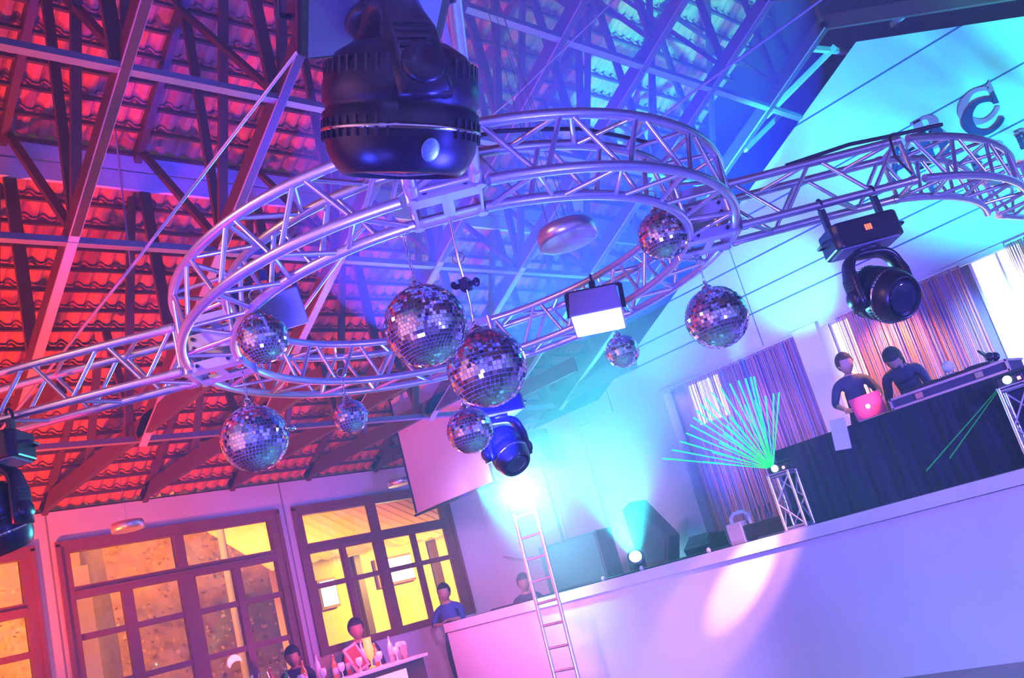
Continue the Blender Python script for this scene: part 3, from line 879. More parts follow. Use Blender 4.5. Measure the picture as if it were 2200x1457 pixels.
# ================================================================ string curtains
cm = bpy.data.materials.new('string_curtain'); cm.use_nodes = True
nt = cm.node_tree; bs = nt.nodes['Principled BSDF']; bs.inputs['Roughness'].default_value = .7
geo = nt.nodes.new('ShaderNodeTexCoord'); sp = nt.nodes.new('ShaderNodeSeparateXYZ'); nt.links.new(geo.outputs['Object'], sp.inputs[0])
cb = nt.nodes.new('ShaderNodeCombineXYZ'); ml = nt.nodes.new('ShaderNodeMath'); ml.operation = 'MULTIPLY'; ml.inputs[1].default_value = 14
nt.links.new(sp.outputs['Y'], ml.inputs[0]); nt.links.new(ml.outputs[0], cb.inputs[0])
nz = nt.nodes.new('ShaderNodeTexNoise'); nz.inputs['Scale'].default_value = 2.2; nz.inputs['Detail'].default_value = 3; nt.links.new(cb.outputs[0], nz.inputs['Vector'])
cr = nt.nodes.new('ShaderNodeValToRGB'); cr.color_ramp.interpolation = 'CONSTANT'
els = [(0, (.04, .05, .5)), (.38, (.75, .16, .04)), (.46, (.1, .3, .75)), (.5, (.85, .22, .05)), (.55, (.22, .07, .25)), (.6, (.8, .28, .1)), (.68, (.15, .3, .8))]
cr.color_ramp.elements[0].position = 0; cr.color_ramp.elements[0].color = (*els[0][1], 1)
cr.color_ramp.elements[1].position = els[1][0]; cr.color_ramp.elements[1].color = (*els[1][1], 1)
for p_, c_ in els[2:]:
    e = cr.color_ramp.elements.new(p_); e.color = (*c_, 1)
nt.links.new(nz.outputs['Fac'], cr.inputs[0]); nt.links.new(cr.outputs[0], bs.inputs['Base Color'])
def curtain(label, y0, y1, z0=HS, x=XG - .06, z1=HB - .04):
    root = thing('string_curtain', label, 'curtain', (x, (y0 + y1) / 2, z0))
    b = MB(); y = min(y0, y1); e = max(y0, y1)
    while y < e:
        w_ = random.uniform(.006, .014); dx = random.uniform(-.02, .02); sway = random.uniform(-.01, .01)
        b.add([(x + dx, y, z0), (x + dx, y + w_, z0), (x + dx, y + w_, z1), (x + dx, y, z1), (x + dx + .006, y + w_ / 2 + sway, z0), (x + dx + .006, y + w_ / 2, z1)], [(0, 1, 2, 3), (0, 4, 5, 3), (1, 4, 5, 2)])
        y += w_ + random.uniform(.0, .006)
    o = b.build('strings', cm, root); o['kind'] = 'stuff'
    b = MB(); b.tube((x, y0, z1 + .01), (x, y1, z1 + .01), .012, 8); b.build('curtain_rail', M['white'], root)
curtain('orange and blue string curtain behind the disc jockeys', 4.53, 3.08)
curtain('blue and orange string curtain at the right picture edge', 2.6, .6)
curtain('violet string curtain left of the pale column', 7.0, 5.1)

# ================================================================ people
def person(name, label, base, rotz, pose='stand', shirt='shirt', hair_len=.0, lean=0, arms=None, H=1.72, head_turn=0, short=True):
    root = thing('person', label, 'person', base, rotz)
    s = H / 1.72
    J = {}
    def j(k, x, y, z, r): J[k] = (V((x, y, z)) * s, r * s)
    if pose == 'sit':
        pz = .14; j('pel', 0, 0, pz, .14)
    else:
        pz = .94; j('pel', 0, 0, pz, .13)
    L_ = Matrix.Rotation(lean, 3, 'X')
    def t(x, y, z):
        q = L_ @ V((x, y, z - pz)); return q.x, q.y, q.z + pz
    j('waist', *t(0, 0, pz + .18), .12); j('chest', *t(0, .0, pz + .36), .15); j('ush', *t(0, 0, pz + .47), .1); j('neck', *t(0, .0, pz + .53), .058); j('jaw', *t(0, -.01, pz + .57), .056)
    for sx, n in ((-1, 'r'), (1, 'l')):
        j('sh' + n, *t(sx * .17, 0, pz + .44), .062)
        el, wr = (arms or {}).get(n, ((sx * .24, -.03, pz + .15), (sx * .24, -.12, pz - .08)))
        j('el' + n, *t(*el), .043); j('wr' + n, *t(*wr), .027)
        e = V(t(*el)); w_ = V(t(*wr)); d = (w_ - e).normalized()
        pm = w_ + d * .05; J['pm' + n] = (pm * s, .032 * s)
        sd = d.cross(V((0, 0, 1)));
        if sd.length < .1: sd = V((1, 0, 0))
        sd.normalize()
        for k in range(4):
            o_ = sd * ((k - 1.5) * .019)
            ln = (.062, .072, .068, .052)[k]
            J['f%s%d' % (n, k)] = ((pm + d * .045 + o_) * s, .0095 * s)
            J['g%s%d' % (n, k)] = ((pm + d * (.045 + ln * .8) + o_ * 1.1 + V((0, 0, -.02))) * s, .0085 * s)
        J['th' + n] = ((pm + sd * (-.045) + d * .02) * s, .011 * s); J['tk' + n] = ((pm + sd * (-.06) + d * .055) * s, .009 * s)
        j('hip' + n, sx * .09, 0, pz - .05, .1)
        if pose == 'sit':
            j('kn' + n, sx * .16, -.34, .42, .062); j('an' + n, sx * .13, -.5, .09, .042); j('to' + n, sx * .13, -.64, .04, .034)
        else:
            j('kn' + n, sx * .1, -.02, .5, .062); j('an' + n, sx * .1, .02, .09, .042); j('to' + n, sx * .11, -.14, .035, .034)
    E2 = [('pel', 'waist'), ('waist', 'chest'), ('chest', 'ush'), ('ush', 'neck'), ('neck', 'jaw')]
    for n in 'rl':
        E2 += [('ush', 'sh' + n), ('sh' + n, 'el' + n), ('el' + n, 'wr' + n), ('wr' + n, 'pm' + n), ('pel', 'hip' + n), ('hip' + n, 'kn' + n), ('kn' + n, 'an' + n), ('an' + n, 'to' + n), ('pm' + n, 'th' + n), ('th' + n, 'tk' + n)]
        for k in range(4):
            E2 += [('pm' + n, 'f%s%d' % (n, k)), ('f%s%d' % (n, k), 'g%s%d' % (n, k))]
    ks = list(J); me = bpy.data.meshes.new('tmp'); me.from_pydata([tuple(J[k][0]) for k in ks], [(ks.index(a), ks.index(c)) for a, c in E2], [])
    ob = bpy.data.objects.new('tmp', me); COL.objects.link(ob)
    md = ob.modifiers.new('s', 'SKIN')
    for i, k in enumerate(ks):
        sv = me.skin_vertices[0].data[i]; sv.radius = (J[k][1], J[k][1] * (.8 if k in ('pel', 'waist', 'chest') else 1)); sv.use_root = (k == 'pel')
    sub = ob.modifiers.new('u', 'SUBSURF'); sub.levels = 1; sub.render_levels = 1
    dg = bpy.context.evaluated_depsgraph_get(); ev = ob.evaluated_get(dg); m2 = bpy.data.meshes.new_from_object(ev)
    b = MB(); b.add([v.co for v in m2.vertices], [tuple(p.vertices) for p in m2.polygons], 0, True)
    bpy.data.objects.remove(ob)
    # head with a face
    hc = J['jaw'][0] + (L_ @ V((0, -.02, .1))) * s
    Rh = L_ @ Matrix.Rotation(head_turn, 3, 'Z')
    hm = MB(); hm.ell((0, 0, 0), (.086, .104, .124), 20, 16)
    vs = []
    for q in hm.v:
        q = q.copy()
        if q.z < -.02: q.x *= 1 + (q.z + .02) * 2.2; q.y *= 1 + (q.z + .02) * 1.0
        if q.y < 0:
            f_ = math.exp(-((q.x / .014) ** 2) - ((q.z + .018) / .025) ** 2); q.y -= .022 * f_
            for ex in (-.032, .032):
                q.y += .012 * math.exp(-(((q.x - ex) / .017) ** 2) - ((q.z - .008) / .014) ** 2)
            q.y += -.006 * math.exp(-((q.x / .028) ** 2) - ((q.z + .06) / .01) ** 2)
        vs.append(Rh @ (q * s) + hc)
    b.add(vs, hm.f, 0, True)
    for sx in (-1, 1):
        e = MB(); e.ell((0, 0, 0), (.012, .02, .032), 8, 6); b.add([Rh @ ((q + V((sx * .08, .01, -.005))) * s) + hc for q in e.v], e.f, 0, True)
    # material slots by height: skin / shirt / trousers
    def mi(c):
        if c.z > J['neck'][0].z - .01 * s and (c - hc).length < .2: return 0
        for n in 'rl':
            if (c - J['pm' + n][0]).length < .12 * s or (short and (c - J['wr' + n][0]).length < .17 * s): return 0
        if c.z > J['pel'][0].z - .0: return 1
        return 2
    for i, f in enumerate(b.f):
        c = sum((b.v[k] for k in f), V((0, 0, 0))) / len(f); b.m[i] = mi(c)
    b.build('body', [M['skin'], M[shirt], M['trousers']], root, False)
    hb = MB(); h0 = MB(); h0.ell((0, .014, .024), (.1, .112, .122), 20, 12)
    keep = []
    for f in h0.f:
        c = sum((h0.v[k] for k in f), V((0, 0, 0))) / len(f)
        if c.z > .04 or c.y > .0 and c.z > -.07 - hair_len or c.y > -.04 and c.z > -.02: keep.append(f)
    hb.add([Rh @ (q * s) + hc for q in h0.v], keep, 0, True)
    if hair_len:
        hb.ell(Rh @ (V((0, .07, -.06 - hair_len / 2)) * s) + hc, (.08 * s, .045 * s, (.08 + hair_len / 2) * s), 12, 8)
    hb.build('hair', M['hair'], root, False)
    return root

person('p', 'person in a blue short sleeved shirt standing at the left corner of the stage', (8.72, 10.86, .28), R(-55), arms={'l': ((.22, -.12, 1.2), (.1, -.38, 1.22)), 'r': ((-.26, -.06, 1.2), (-.12, -.3, 1.2))}, shirt='shirtb')
b = MB(); b.bb((8.4, 10.52, 0), (9.6, 11.2, .28)); tag(b.build('stage_step', M['deck']), 'low step against the left end of the stage', 'step')
person('p', 'person in dark clothes behind the stage corner left of the ladder', (9.42, 9.95, .12), R(-40), arms={'l': ((.24, -.12, 1.15), (.08, -.34, 1.2)), 'r': ((-.25, -.1, 1.15), (-.1, -.34, 1.2))}, lean=R(8))
person('p', 'disc jockey in a black shirt standing left of the pink lit laptop', (9.66, 4.42, HS), R(-60), lean=R(10), arms={'l': ((.24, -.1, 1.2), (.16, -.34, 1.12)), 'r': ((-.26, -.08, 1.2), (-.2, -.34, 1.15))}, H=1.62, head_turn=R(15))
person('p', 'disc jockey with bushy dark hair bending low over the mixing desk', (9.8, 3.86, HS - .0), R(-78), lean=R(46), arms={'l': ((.2, -.1, 1.15), (.2, -.2, 1.0)), 'r': ((-.24, -.1, 1.15), (-.3, -.28, 1.1))}, H=1.66, hair_len=.2)

# ================================================================ disc jockey booth and gear on stage
root = thing('dj_booth', 'long disc jockey booth draped in black cloth at the front of the stage', 'booth', (8.9, 3.7, HS))
b = MB(); n = 90
ft = []
for i in range(n + 1):
    y = 4.95 - i * (4.95 - 2.35) / n
    ft.append((8.55 + .012 * math.sin(i * 1.9) + .008 * math.sin(i * .7), y))
zt = 2.24
b.add([(x_, y, HS + .002) for x_, y in ft] + [(x_ + .0, y, zt) for x_, y in ft], [(i, i + 1, n + 2 + i, n + 1 + i) for i in range(n)], 0, True)
b.poly([(8.55, 4.95, HS + .002), (9.35, 4.95, HS + .002), (9.35, 4.95, zt), (8.55, 4.95, zt)], (0, -.01, 0))
b.poly([(8.55, 2.36, HS + .002), (9.35, 2.36, HS + .002), (9.35, 2.36, zt), (8.55, 2.36, zt)], (0, .01, 0))
b.build('cloth_drape', M['cloth'], root)
b = MB(); b.bb((8.56, 2.37, zt), (9.35, 4.94, zt + .03)); b.build('table_top', M['cloth'], root)
b = MB()
for y in (2.45, 4.85):
    for x_ in (8.65, 9.3):
        b.bb((x_ - .02, y - .02, HS), (x_ + .02, y + .02, zt))
b.build('trestle_legs', M['dark'], root)
case = mat('flight_case_panel', (.06, .05, .1), .5)
root = thing('flight_case', 'long low flight case with shiny aluminium edges on the booth', 'flight case', (8.75, 3.1, zt + .03))
b = MB(); b.bb((8.58, 2.56, zt + .032), (9.0, 3.62, zt + .13)); b.build('case_panels', case, root)
b = MB()
for z in (zt + .04, zt + .13):
    b.beam((8.572, 2.55, z), (8.572, 3.63, z), .022, .022); b.beam((9.005, 2.55, z), (9.005, 3.63, z), .022, .022)
for y in (2.555, 3.625):
    b.beam((8.572, y, zt + .035), (8.572, y, zt + .14), .022, .022); b.beam((8.572, y, zt + .13), (9.0, y, zt + .13), .022, .022)
b.build('aluminium_edging', M['alu'], root)
b = MB()
for y in (2.8, 3.35):
    b.bb((8.56, y - .035, zt + .06), (8.57, y + .035, zt + .11))
b.build('butterfly_catches', M['chrome'], root)
root = thing('dj_controller', 'black disc jockey controller on top of the flight case', 'dj controller', (8.8, 3.2, zt + .13))
b = MB(); b.bb((8.62, 2.7, zt + .142), (8.96, 3.5, zt + .175)); b.build('body', M['black'], root, bevel=.005)
for y in (2.88, 3.32):
    b = MB(); b.lathe([(.1, 0), (.1, .012), (.09, .018), (.001, .018)], 28, (8.8, y, zt + .175)); b.build('platter', M['dark'], root)
b = MB()
for i in range(4):
    for k_ in range(3):
        b.lathe([(.01, 0), (.008, .02), (.001, .02)], 8, (8.7 + k_ * .06, 3.04 + i * .04, zt + .175))
b.build('knobs', M['chrome'], root)
b = MB(); b.ell((8.85, 3.12, zt + .27), (.055, .055, .055)); b.lathe([(.02, 0), (.016, .03), (.02, .06)], 10, (8.85, 3.12, zt + .175)); tag(b.build('round_pale_object', M['white']), 'small pale round object on the flight case between the two disc jockeys and the curtain', 'lamp')  # unidentified round object, shaped as a ball on a foot
b = MB(); b.path([(8.72, 2.72, zt + .2), (8.78, 2.8, zt + .3), (8.84, 2.72, zt + .2)], .012, 8); b.ell((8.72, 2.71, zt + .215), (.02, .04, .04)); b.ell((8.86, 2.71, zt + .215), (.02, .04, .04)); tag(b.build('headphones', M['black']), 'black headphones lying on the right end of the flight case', 'headphones')
# laptop, lid towards the camera
pl_ = on(1852, 838, 0, 8.68)
root = thing('laptop', 'open laptop with lid coloured for pink light and white emblem on the booth', 'laptop', (8.7, pl_.y, zt + .03))
lid = mat('lid_lit_pink', (.95, .1, .22), .45)  # pink light falling on the lid is put into its colour
yl0, yl1 = pl_.y - .15, pl_.y + .15
T_ = Matrix.Rotation(R(-14), 3, 'Y')
b = MB(); b.box((8.68, pl_.y, zt + .16), (.008, .32, .22), Matrix.Rotation(R(-12), 3, 'Y')); b.build('lid', lid, root, bevel=.003)
b = MB(); b.box((8.82, pl_.y, zt + .045), (.22, .32, .014)); b.build('keyboard_base', M['plate'], root)
b = MB(); b.ell((8.674, pl_.y, zt + .157), (.003, .021, .024), 14, 8); b.ell((8.675, pl_.y - .006, zt + .19), (.002, .006, .01), 8, 6, Matrix.Rotation(R(30), 3, 'X')); b.build('lid_emblem', mat('lit_emblem', (1, 1, 1), .4, emit=(1, 1, 1), es=6), root)
b = MB(); c = on(1798, 893, 0, 8.6); b.box((8.53, c.y, zt - .02), (.02, .16, .3), Matrix.Rotation(R(8), 3, 'X')); tag(b.build('white_towel', M['white']), 'white towel hanging over the left of the black booth', 'towel')

def totem(label, y, x, h, laser_label, red=True):
    root = thing('truss_stand', label, 'truss stand', (x, y, HS), R(8))
    w = .105
    for sx in (-1, 1):
        for sy in (-1, 1):
            b = MB(); b.tube((sx * w, sy * w, .012), (sx * w, sy * w, h), .016, 10); b.build('upright', M['alu'], root, False)
    b = MB(); k = 2; dz = (h - .06) / k
    for i in range(k):
        z0 = .03 + i * dz; s = 1 if i % 2 else -1
        for a_, c_ in (((-w, -w), (w, -w)), ((w, -w), (w, w)), ((w, w), (-w, w)), ((-w, w), (-w, -w))):
            if s < 0: a_, c_ = c_, a_
            b.tube((*a_, z0), (*c_, z0 + dz), .009, 8)
    for z in (.03, h - .02):
        for a_, c_ in (((-w, -w), (w, -w)), ((w, -w), (w, w)), ((w, w), (-w, w)), ((-w, w), (-w, -w))):
            b.tube((*a_, z), (*c_, z), .011, 8)
    b.build('lacing', M['alu'], root, False)
    b = MB(); b.bb((-w - .02, -w - .02, 0), (w + .02, w + .02, .012)); b.build('base_plate', M['plate'], root, False)
    b = MB(); b.bb((-w - .02, -w - .02, h), (w + .02, w + .02, h + .008)); b.build('top_plate', M['plate'], root, False)
    r2 = thing('laser_projector', laser_label, 'laser', (x, y, HS + h + .009), R(8))
    b = MB(); b.bb((-.08, -.1, 0), (.08, .1, .07)); b.build('housing', M['black'], r2, False, bevel=.005)
    b = MB(); b.lathe([(.03, 0), (.034, .008), (.025, .015), (.001, .017)], 16, (-.082, .02, .045), Matrix.Rotation(R(-90), 3, 'Y')); b.build('aperture', mat('laser_glow', (.3, 1, .5), .3, emit=(.4, 1, .6), es=25), r2, False)
    b = MB(); b.bb((-.084, -.08, .02), (-.08, -.055, .045)); b.build('status_light', mat('red_led', (1, .1, .1), .4, emit=(1, .1, .15), es=18), r2, False)
    b = MB(); b.path([(0, -.1, .03), (0, -.13, .03), (0, -.13, .1), (0, .13, .1), (0, .13, .03), (0, .1, .03)], .008, 6); b.build('bracket', M['dark'], r2, False)
    return r2
totem('short pale truss stand left of the black booth', 4.86, 8.42, .56, 'laser projector throwing a green fan on top of the short stand')
totem('truss stand cut by the right picture edge', 2.52, 8.4, .66, 'laser projector on the stand at the right picture edge')

# laser rays: a fan of thin green beams
lm = mat('laser_beam', (.02, .8, .1), .5, emit=(0, 1, .12), es=.85, alpha=.8)
lroot = thing('laser_beams', 'fan of thin green laser beams spreading up and left from the short stand', 'laser light', (8.33, 4.88, HS + .61))
o0 = V((8.33, 4.885, HS + .615))
k_ = 0
for row, (nb, e0, e1, ln0) in enumerate(((16, 0, 1, 1.0), (12, .05, .95, .92))):
    for i in range(nb):
        t = e0 + (e1 - e0) * i / (nb - 1)
        # targets swing from low left to high in the photograph's fan
        px_ = 1425 + 190 * t + 12 * math.sin(t * 9) + row * 60
        py_ = 985 - 175 * math.sin(t * math.pi / 2) + (20 if row else 0)
        tgt = on(px_, py_, 0, 8.9 + .1 * row)
        end = o0 + (tgt - o0) * ln0
        b = MB(); b.path([o0, o0 + (end - o0) * .5, end], [.003, .006, .010], 6, caps=False)
        b.build('beam', lm, lroot)

l2 = thing('laser_beams', 'pair of faint green laser beams leaving the projector at the right picture edge', 'laser light', (8.3, 2.52, HS + .7))
for py_, px_ in ((1012, 1990), (985, 2040)):
    b = MB(); e_ = on(px_, py_, 0, 8.5); b.path([V((8.31, 2.54, HS + .715)), e_], [.003, .006], 6, caps=False); b.build('beam', mat('faint_laser_beam', (.02, .6, .1), .5, emit=(0, .5, .1), es=.4, alpha=.5), l2)
# floor light with its glow, speakers, monitors, smoke machine
p_ = on(1358, 1172, 0, 8.5); p_ = V((8.5, p_.y, HS + .13))
root = thing('floor_uplight', 'bright cyan uplight standing on the stage floor', 'stage light', (8.5, p_.y, HS))
ra = (EYE + V((0, 0, 6)) - p_).normalized().to_track_quat('Z', 'Y').to_matrix()
b = MB(); b.lathe([(.07, -.12), (.09, -.1), (.1, .07), (.095, .08)], 24, p_, ra); b.build('can', M['black'], root)
b = MB(); b.lathe([(.09, .075), (.05, .085), (.001, .09)], 24, p_, ra); b.build('front_lens', M['cyan'], root)
b = MB(); b.path([(8.5, p_.y - .115, HS + .13), (8.5, p_.y - .115, HS + .01), (8.5, p_.y + .115, HS + .01), (8.5, p_.y + .115, HS + .13)], .01, 6); b.build('foot_bracket', M['dark'], root)
FLY = p_.y; FLP = p_ + ra @ V((0, 0, .12))
def speaker_box(label, x0, x1, y0, y1, z0, z1, rot=0):
    c = V(((x0 + x1) / 2, (y0 + y1) / 2, z0)); root = thing('loudspeaker', label, 'loudspeaker', c, rot)
    hx, hy, h = (x1 - x0) / 2, abs(y1 - y0) / 2, z1 - z0
    b = MB(); b.bb((-hx, -hy, 0), (hx, hy, h)); b.build('cabinet', M['black'], root, False, bevel=.012)
    b = MB(); b.bb((-hx - .008, -hy + .03, .03), (-hx - .001, hy - .03, h - .03)); b.build('grille', mat('speaker_grille', (.05, .05, .055), .6, bump=(250, .4)), root, False)
    b = MB(); b.path([(-.06, hy, h * .6), (-.06, hy + .025, h * .6), (.06, hy + .025, h * .6), (.06, hy, h * .6)], .01, 6); b.build('handle', M['dark'], root, False)
    return root
XSP = 8.75
yy0, yy1, zz1 = on(1178, 1262, 0, XSP).y, on(1296, 1200, 0, XSP).y, on(1270, 1142, 0, XSP).z
speaker_box('large box loudspeaker glowing cyan beside the ladder', XSP, XSP + .3, yy0, yy1, HS + .001, zz1)
ya, yb = on(1368, 1200, 0, 8.85).y, on(1436, 1180, 0, 8.85).y
zt_ = on(1392, 1066, 0, 8.85).z
root = thing('stage_monitor', 'tall slanted stage monitor right of the cyan uplight', 'loudspeaker', (8.95, (ya + yb) / 2, HS))
w_ = ya - yb
out = [(ya, HS + .001), (yb + .05, HS + .001), (yb - .06, HS + .28), (yb + w_ * .55, zt_ - .02), (yb + w_ * .75, zt_), (ya, zt_ - .06)]
b = MB(); b.poly([(8.85, y_, z_) for y_, z_ in out], (.22, 0, 0)); b.build('cabinet', M['black'], root, bevel=.01)
b = MB(); cy_ = sum(o_[0] for o_ in out) / 6; cz_ = sum(o_[1] for o_ in out) / 6
b.poly([(8.842, cy_ + (y_ - cy_) * .85, cz_ + (z_ - cz_) * .88) for y_, z_ in out], (.006, 0, 0)); b.build('grille', MATS['speaker_grille'], root)
ya, yb = on(1475, 1175, 0, 8.7).y, on(1526, 1150, 0, 8.7).y
root = thing('stage_monitor', 'low dark monitor wedge on the stage behind the cables', 'loudspeaker', (8.8, (ya + yb) / 2, HS))
b = MB(); b.poly([(8.65, ya, HS + .001), (9.0, ya, HS + .001), (9.0, ya, HS + .18), (8.78, ya, HS + .2), (8.62, ya, HS + .09)], (0, yb - ya, 0)); b.build('cabinet', M['black'], root, bevel=.01)
b = MB(); b.beam((8.695, ya - .03, HS + .15), (8.695, yb + .03, HS + .15), .17, .006, (-.7, 0, .75)); b.build('grille', MATS['speaker_grille'], root)
root = thing('smoke_machine', 'smoke machine with white handle on the stage edge left of the short stand', 'smoke machine', (8.5, 5.35, HS))
b = MB(); b.bb((8.42, 5.02, HS + .02), (8.62, 5.5, HS + .17)); b.build('housing', M['black'], root, bevel=.01)
b = MB(); b.bb((8.4, 5.5, HS), (8.64, 5.68, HS + .22)); b.build('end_panel', M['plate'], root, bevel=.008)
b = MB(); b.path([(8.52, 5.45, HS + .17), (8.52, 5.45, HS + .27), (8.52, 5.5, HS + .31), (8.52, 5.62, HS + .31), (8.52, 5.67, HS + .27), (8.52, 5.67, HS + .2)], .022, 8); b.build('handle', M['white'], root)
b = MB()
for i in range(4):
    b.tube((8.5, 5.36 - i * .06, HS + .17), (8.5, 5.34 - i * .06, HS + .3 + .02 * (i % 2)), .008, 6)
b.build('nozzles', M['dark'], root)
b = MB(); b.path([(8.4, 9.6, HS + .012), (8.43, 8.2, HS + .012), (8.4, 7.3, HS + .012), (8.46, 6.4, HS + .012), (8.4, 5.7, HS + .012)], .012, 6); tag(b.build('power_cable', M['black']), 'black cable lying along the front edge of the stage', 'cable')
for i, y in enumerate((7.5, 6.9, 5.95)):
    b = MB(); b.lathe([(.02, 0), (.025, .03), (.012, .05), (.001, .052)], 10, (8.36, y, HS + .001)); tag(b.build('plug_socket', M['white']), ['small white plug left of the cyan uplight on the stage edge', 'small white plug just right of the cyan uplight', 'small white plug left of the smoke machine'][i], 'plug', 'white plugs along the stage edge')
# loudspeaker on a pole behind the moving head
root = thing('pole_loudspeaker', 'blue lit loudspeaker on a slim pole beside the hazy moving head', 'loudspeaker', (9.3, 8.25, HS))
q0 = on(1152, 965, 0, 9.3)
b = MB(); b.box((9.3, q0.y - .03, q0.z), (.3, .3, .48), Matrix.Rotation(R(10), 3, 'Z')); b.build('cabinet', M['black'], root, bevel=.02)
b = MB(); b.tube((9.3, q0.y - .03, HS), (9.3, q0.y - .03, q0.z - .24), .02, 10); b.build('pole', M['dark'], root)
b = MB()
for k in range(3):
    a = R(120 * k + 20); b.tube((9.3, q0.y - .03, HS + .25), (9.3 + .22 * math.cos(a), q0.y - .03 + .22 * math.sin(a), HS + .012), .012, 8)
b.build('tripod', M['dark'], root)

# ladder-like light tower standing before the stage
root = thing('ladder', 'pale aluminium ladder standing upright in front of the stage', 'ladder', (7.6, 7.75, 0))
yl, yr = 7.94, 7.58
for y in (yl, yr):
    b = MB(); b.tube((7.6, y, 0), (7.66, y, 2.62), .022, 10); b.build('rail', M['alu'], root)
for k in range(10):
    z = .18 + k * .25
    b = MB(); b.tube((7.6 + .06 * z / 2.6, yl, z), (7.6 + .06 * z / 2.6, yr, z), .016, 8); b.build('rung', M['alu'], root)
q = on(1103, 1068, 0, 7.62)
root = thing('spot_can', 'glaring white spotlight on top of the ladder', 'stage light', q)
d = (EYE + V((0, 0, -.5)) - q).normalized(); rot = d.to_track_quat('Z', 'Y').to_matrix()
b = MB(); b.lathe([(.06, -.2), (.1, -.16), (.115, 0), (.12, .02), (.11, .02)], 24, q, rot); b.build('can', M['black'], root)
b = MB(); b.lathe([(.108, .01), (.06, .02), (.001, .024)], 24, q, rot); b.build('front_lens', mat('glare_lens', (1, 1, 1), .3, emit=(.8, 1, 1), es=60), root)
b = MB(); b.path([q + V((0, .13, 0)), q + V((0, .13, -.16)), q + V((0, -.13, -.16)), q + V((0, -.13, 0))], .01, 6); b.tube(q + V((0, 0, -.16)), (q.x, q.y, 2.55), .02, 8); b.build('yoke', M['dark'], root)
SPOTQ = q.copy()

# ================================================================ handrail behind the stage corner
root = thing('handrail', 'slim sloping handrail on the pink wall behind the stage', 'handrail', (9.9, 10, HS))
b = MB(); b.tube((10.05, 10.9, HS + .75), (10.05, 9.3, HS + .25), .022, 8); b.build('rail', M['white'], root)
b = MB(); b.tube((10.05, 10.4, HS + .6), (10.19, 10.4, HS + .6), .012, 6); b.tube((10.05, 9.7, HS + .37), (10.19, 9.7, HS + .37), .012, 6); b.build('wall_brackets', M['white'], root)
# ================================================================ bar by the windows
OX = -.42
bx0, bx1, by0, by1, bz = 4.9 + OX, 7.62 + OX, 9.55, 10.15, 1.22
root = thing('bar_counter', 'bar counter in front of the windows, lit red', 'bar counter', ((bx0 + bx1) / 2, (by0 + by1) / 2, 0))
b = MB(); b.bb((bx0, by0 + .05, 0), (bx1 - .05, by1, bz - .04)); b.build('cabinet', M['wood'], root)
b = MB(); b.bb((bx0 - .03, by0, bz - .04), (bx1, by1 + .02, bz)); b.build('counter_top', M['white'], root, bevel=.008)
b = MB(); b.bb((5.6, by0 + .02, bz - .34), (6.85, by0 + .05, bz - .1)); b.build('lit_panel', mat('lit_bar_panel', (1, .8, .8), .5, emit=(1, .4, .4), es=.8), root)
ZC = bz + .001
amber = mat('amber_glass', (.8, .25, .03), .08, spec=1); green = mat('green_glass', (.05, .35, .1), .08, spec=1); clear = mat('pale_glass', (.85, .9, .9), .08, spec=1); redg = mat('red_liquid', (.8, .04, .05), .1, spec=1)
def bottle(label, x, y, h, m, grp='bottles on the bar'):
    root = thing('bottle', label, 'bottle', (x + OX, y, ZC), 0, grp)
    r = .036
    b = MB(); b.lathe([(r, 0), (r, h * .55), (r * .85, h * .66), (.014, h * .78), (.013, h * .95), (.015, h * .95), (.015, h * .97)], 16); b.build('glass', m, root, False)
    b = MB(); b.lathe([(r + .001, h * .18), (r + .001, h * .45)], 16); b.build('paper_label', M['board'], root, False)
    b = MB(); b.lathe([(.016, h * .94), (.016, h), (.001, h)], 10); b.build('cap', M['chrome'], root, False)
gl = 0
cols = [amber, clear, redg, green, amber, clear, amber, redg, clear, amber, clear]
pos_l = ['at the left end of the bar', 'second from the left of the bar', 'third from the left of the bar', 'fourth from the left of the bar', 'fifth from the left, left of the leaning frame', 'just left of the leaning frame', 'just right of the leaning frame', 'right of the leaning frame by two', 'left of the tall yellow glass', 'right of the tall yellow glass', 'at the right end of the bar']
cn = {id(amber): 'amber', id(clear): 'clear', id(redg): 'red', id(green): 'green'}
for i in range(11):
    bottle('%s bottle %s' % (cn[id(cols[i])], pos_l[i]), 5.35 + i * .205, 9.98 + .03 * (i % 2), .28 + .03 * ((i * 7) % 3), cols[i])
def glass(label, x, y, h, m):
    root = thing('drinking_glass', label, 'glass', (x + OX, y, ZC), 0, 'glasses along the front of the bar')
    b = MB(); b.lathe([(.03, 0), (.032, .004), (.006, .01), (.006, h * .4), (.03, h * .5), (.042, h * .75), (.036, h), (.034, h), (.04, h * .75), (.028, h * .52), (.001, h * .45)], 16); b.build('bowl_and_stem', clear, root, False)
    b = MB(); b.lathe([(.001, h * .47), (.027, h * .53), (.037, h * .74), (.001, h * .75)], 14); b.build('drink', m, root, False)
for i in range(8):
    glass(['stemmed glass at the left front of the bar', 'second stemmed glass from the left on the bar', 'third stemmed glass from the left on the bar', 'fourth stemmed glass from the left on the bar', 'stemmed glass below the leaning frame', 'stemmed glass right of the leaning frame', 'stemmed glass before the ice bucket', 'last stemmed glass at the right of the bar'][i], 5.45 + i * .26, 9.68 + .02 * (i % 3), .17, [redg, amber, redg, amber][i % 4])
root = thing('menu_frame', 'pink rimmed picture frame leaning on the bar', 'frame', (6.43, 9.8, ZC), R(10))
T_ = Matrix.Rotation(R(-18), 3, 'X') @ Matrix.Rotation(R(-14), 3, 'Y')
b = MB()
for c_, sz in (((0, 0, .02), (.24, .02, .03)), ((0, 0, .31), (.24, .02, .03)), ((-.105, 0, .165), (.03, .02, .29)), ((.105, 0, .165), (.03, .02, .29))):
    b.box(T_ @ V(c_) + V((0, 0, .02)), sz, T_)
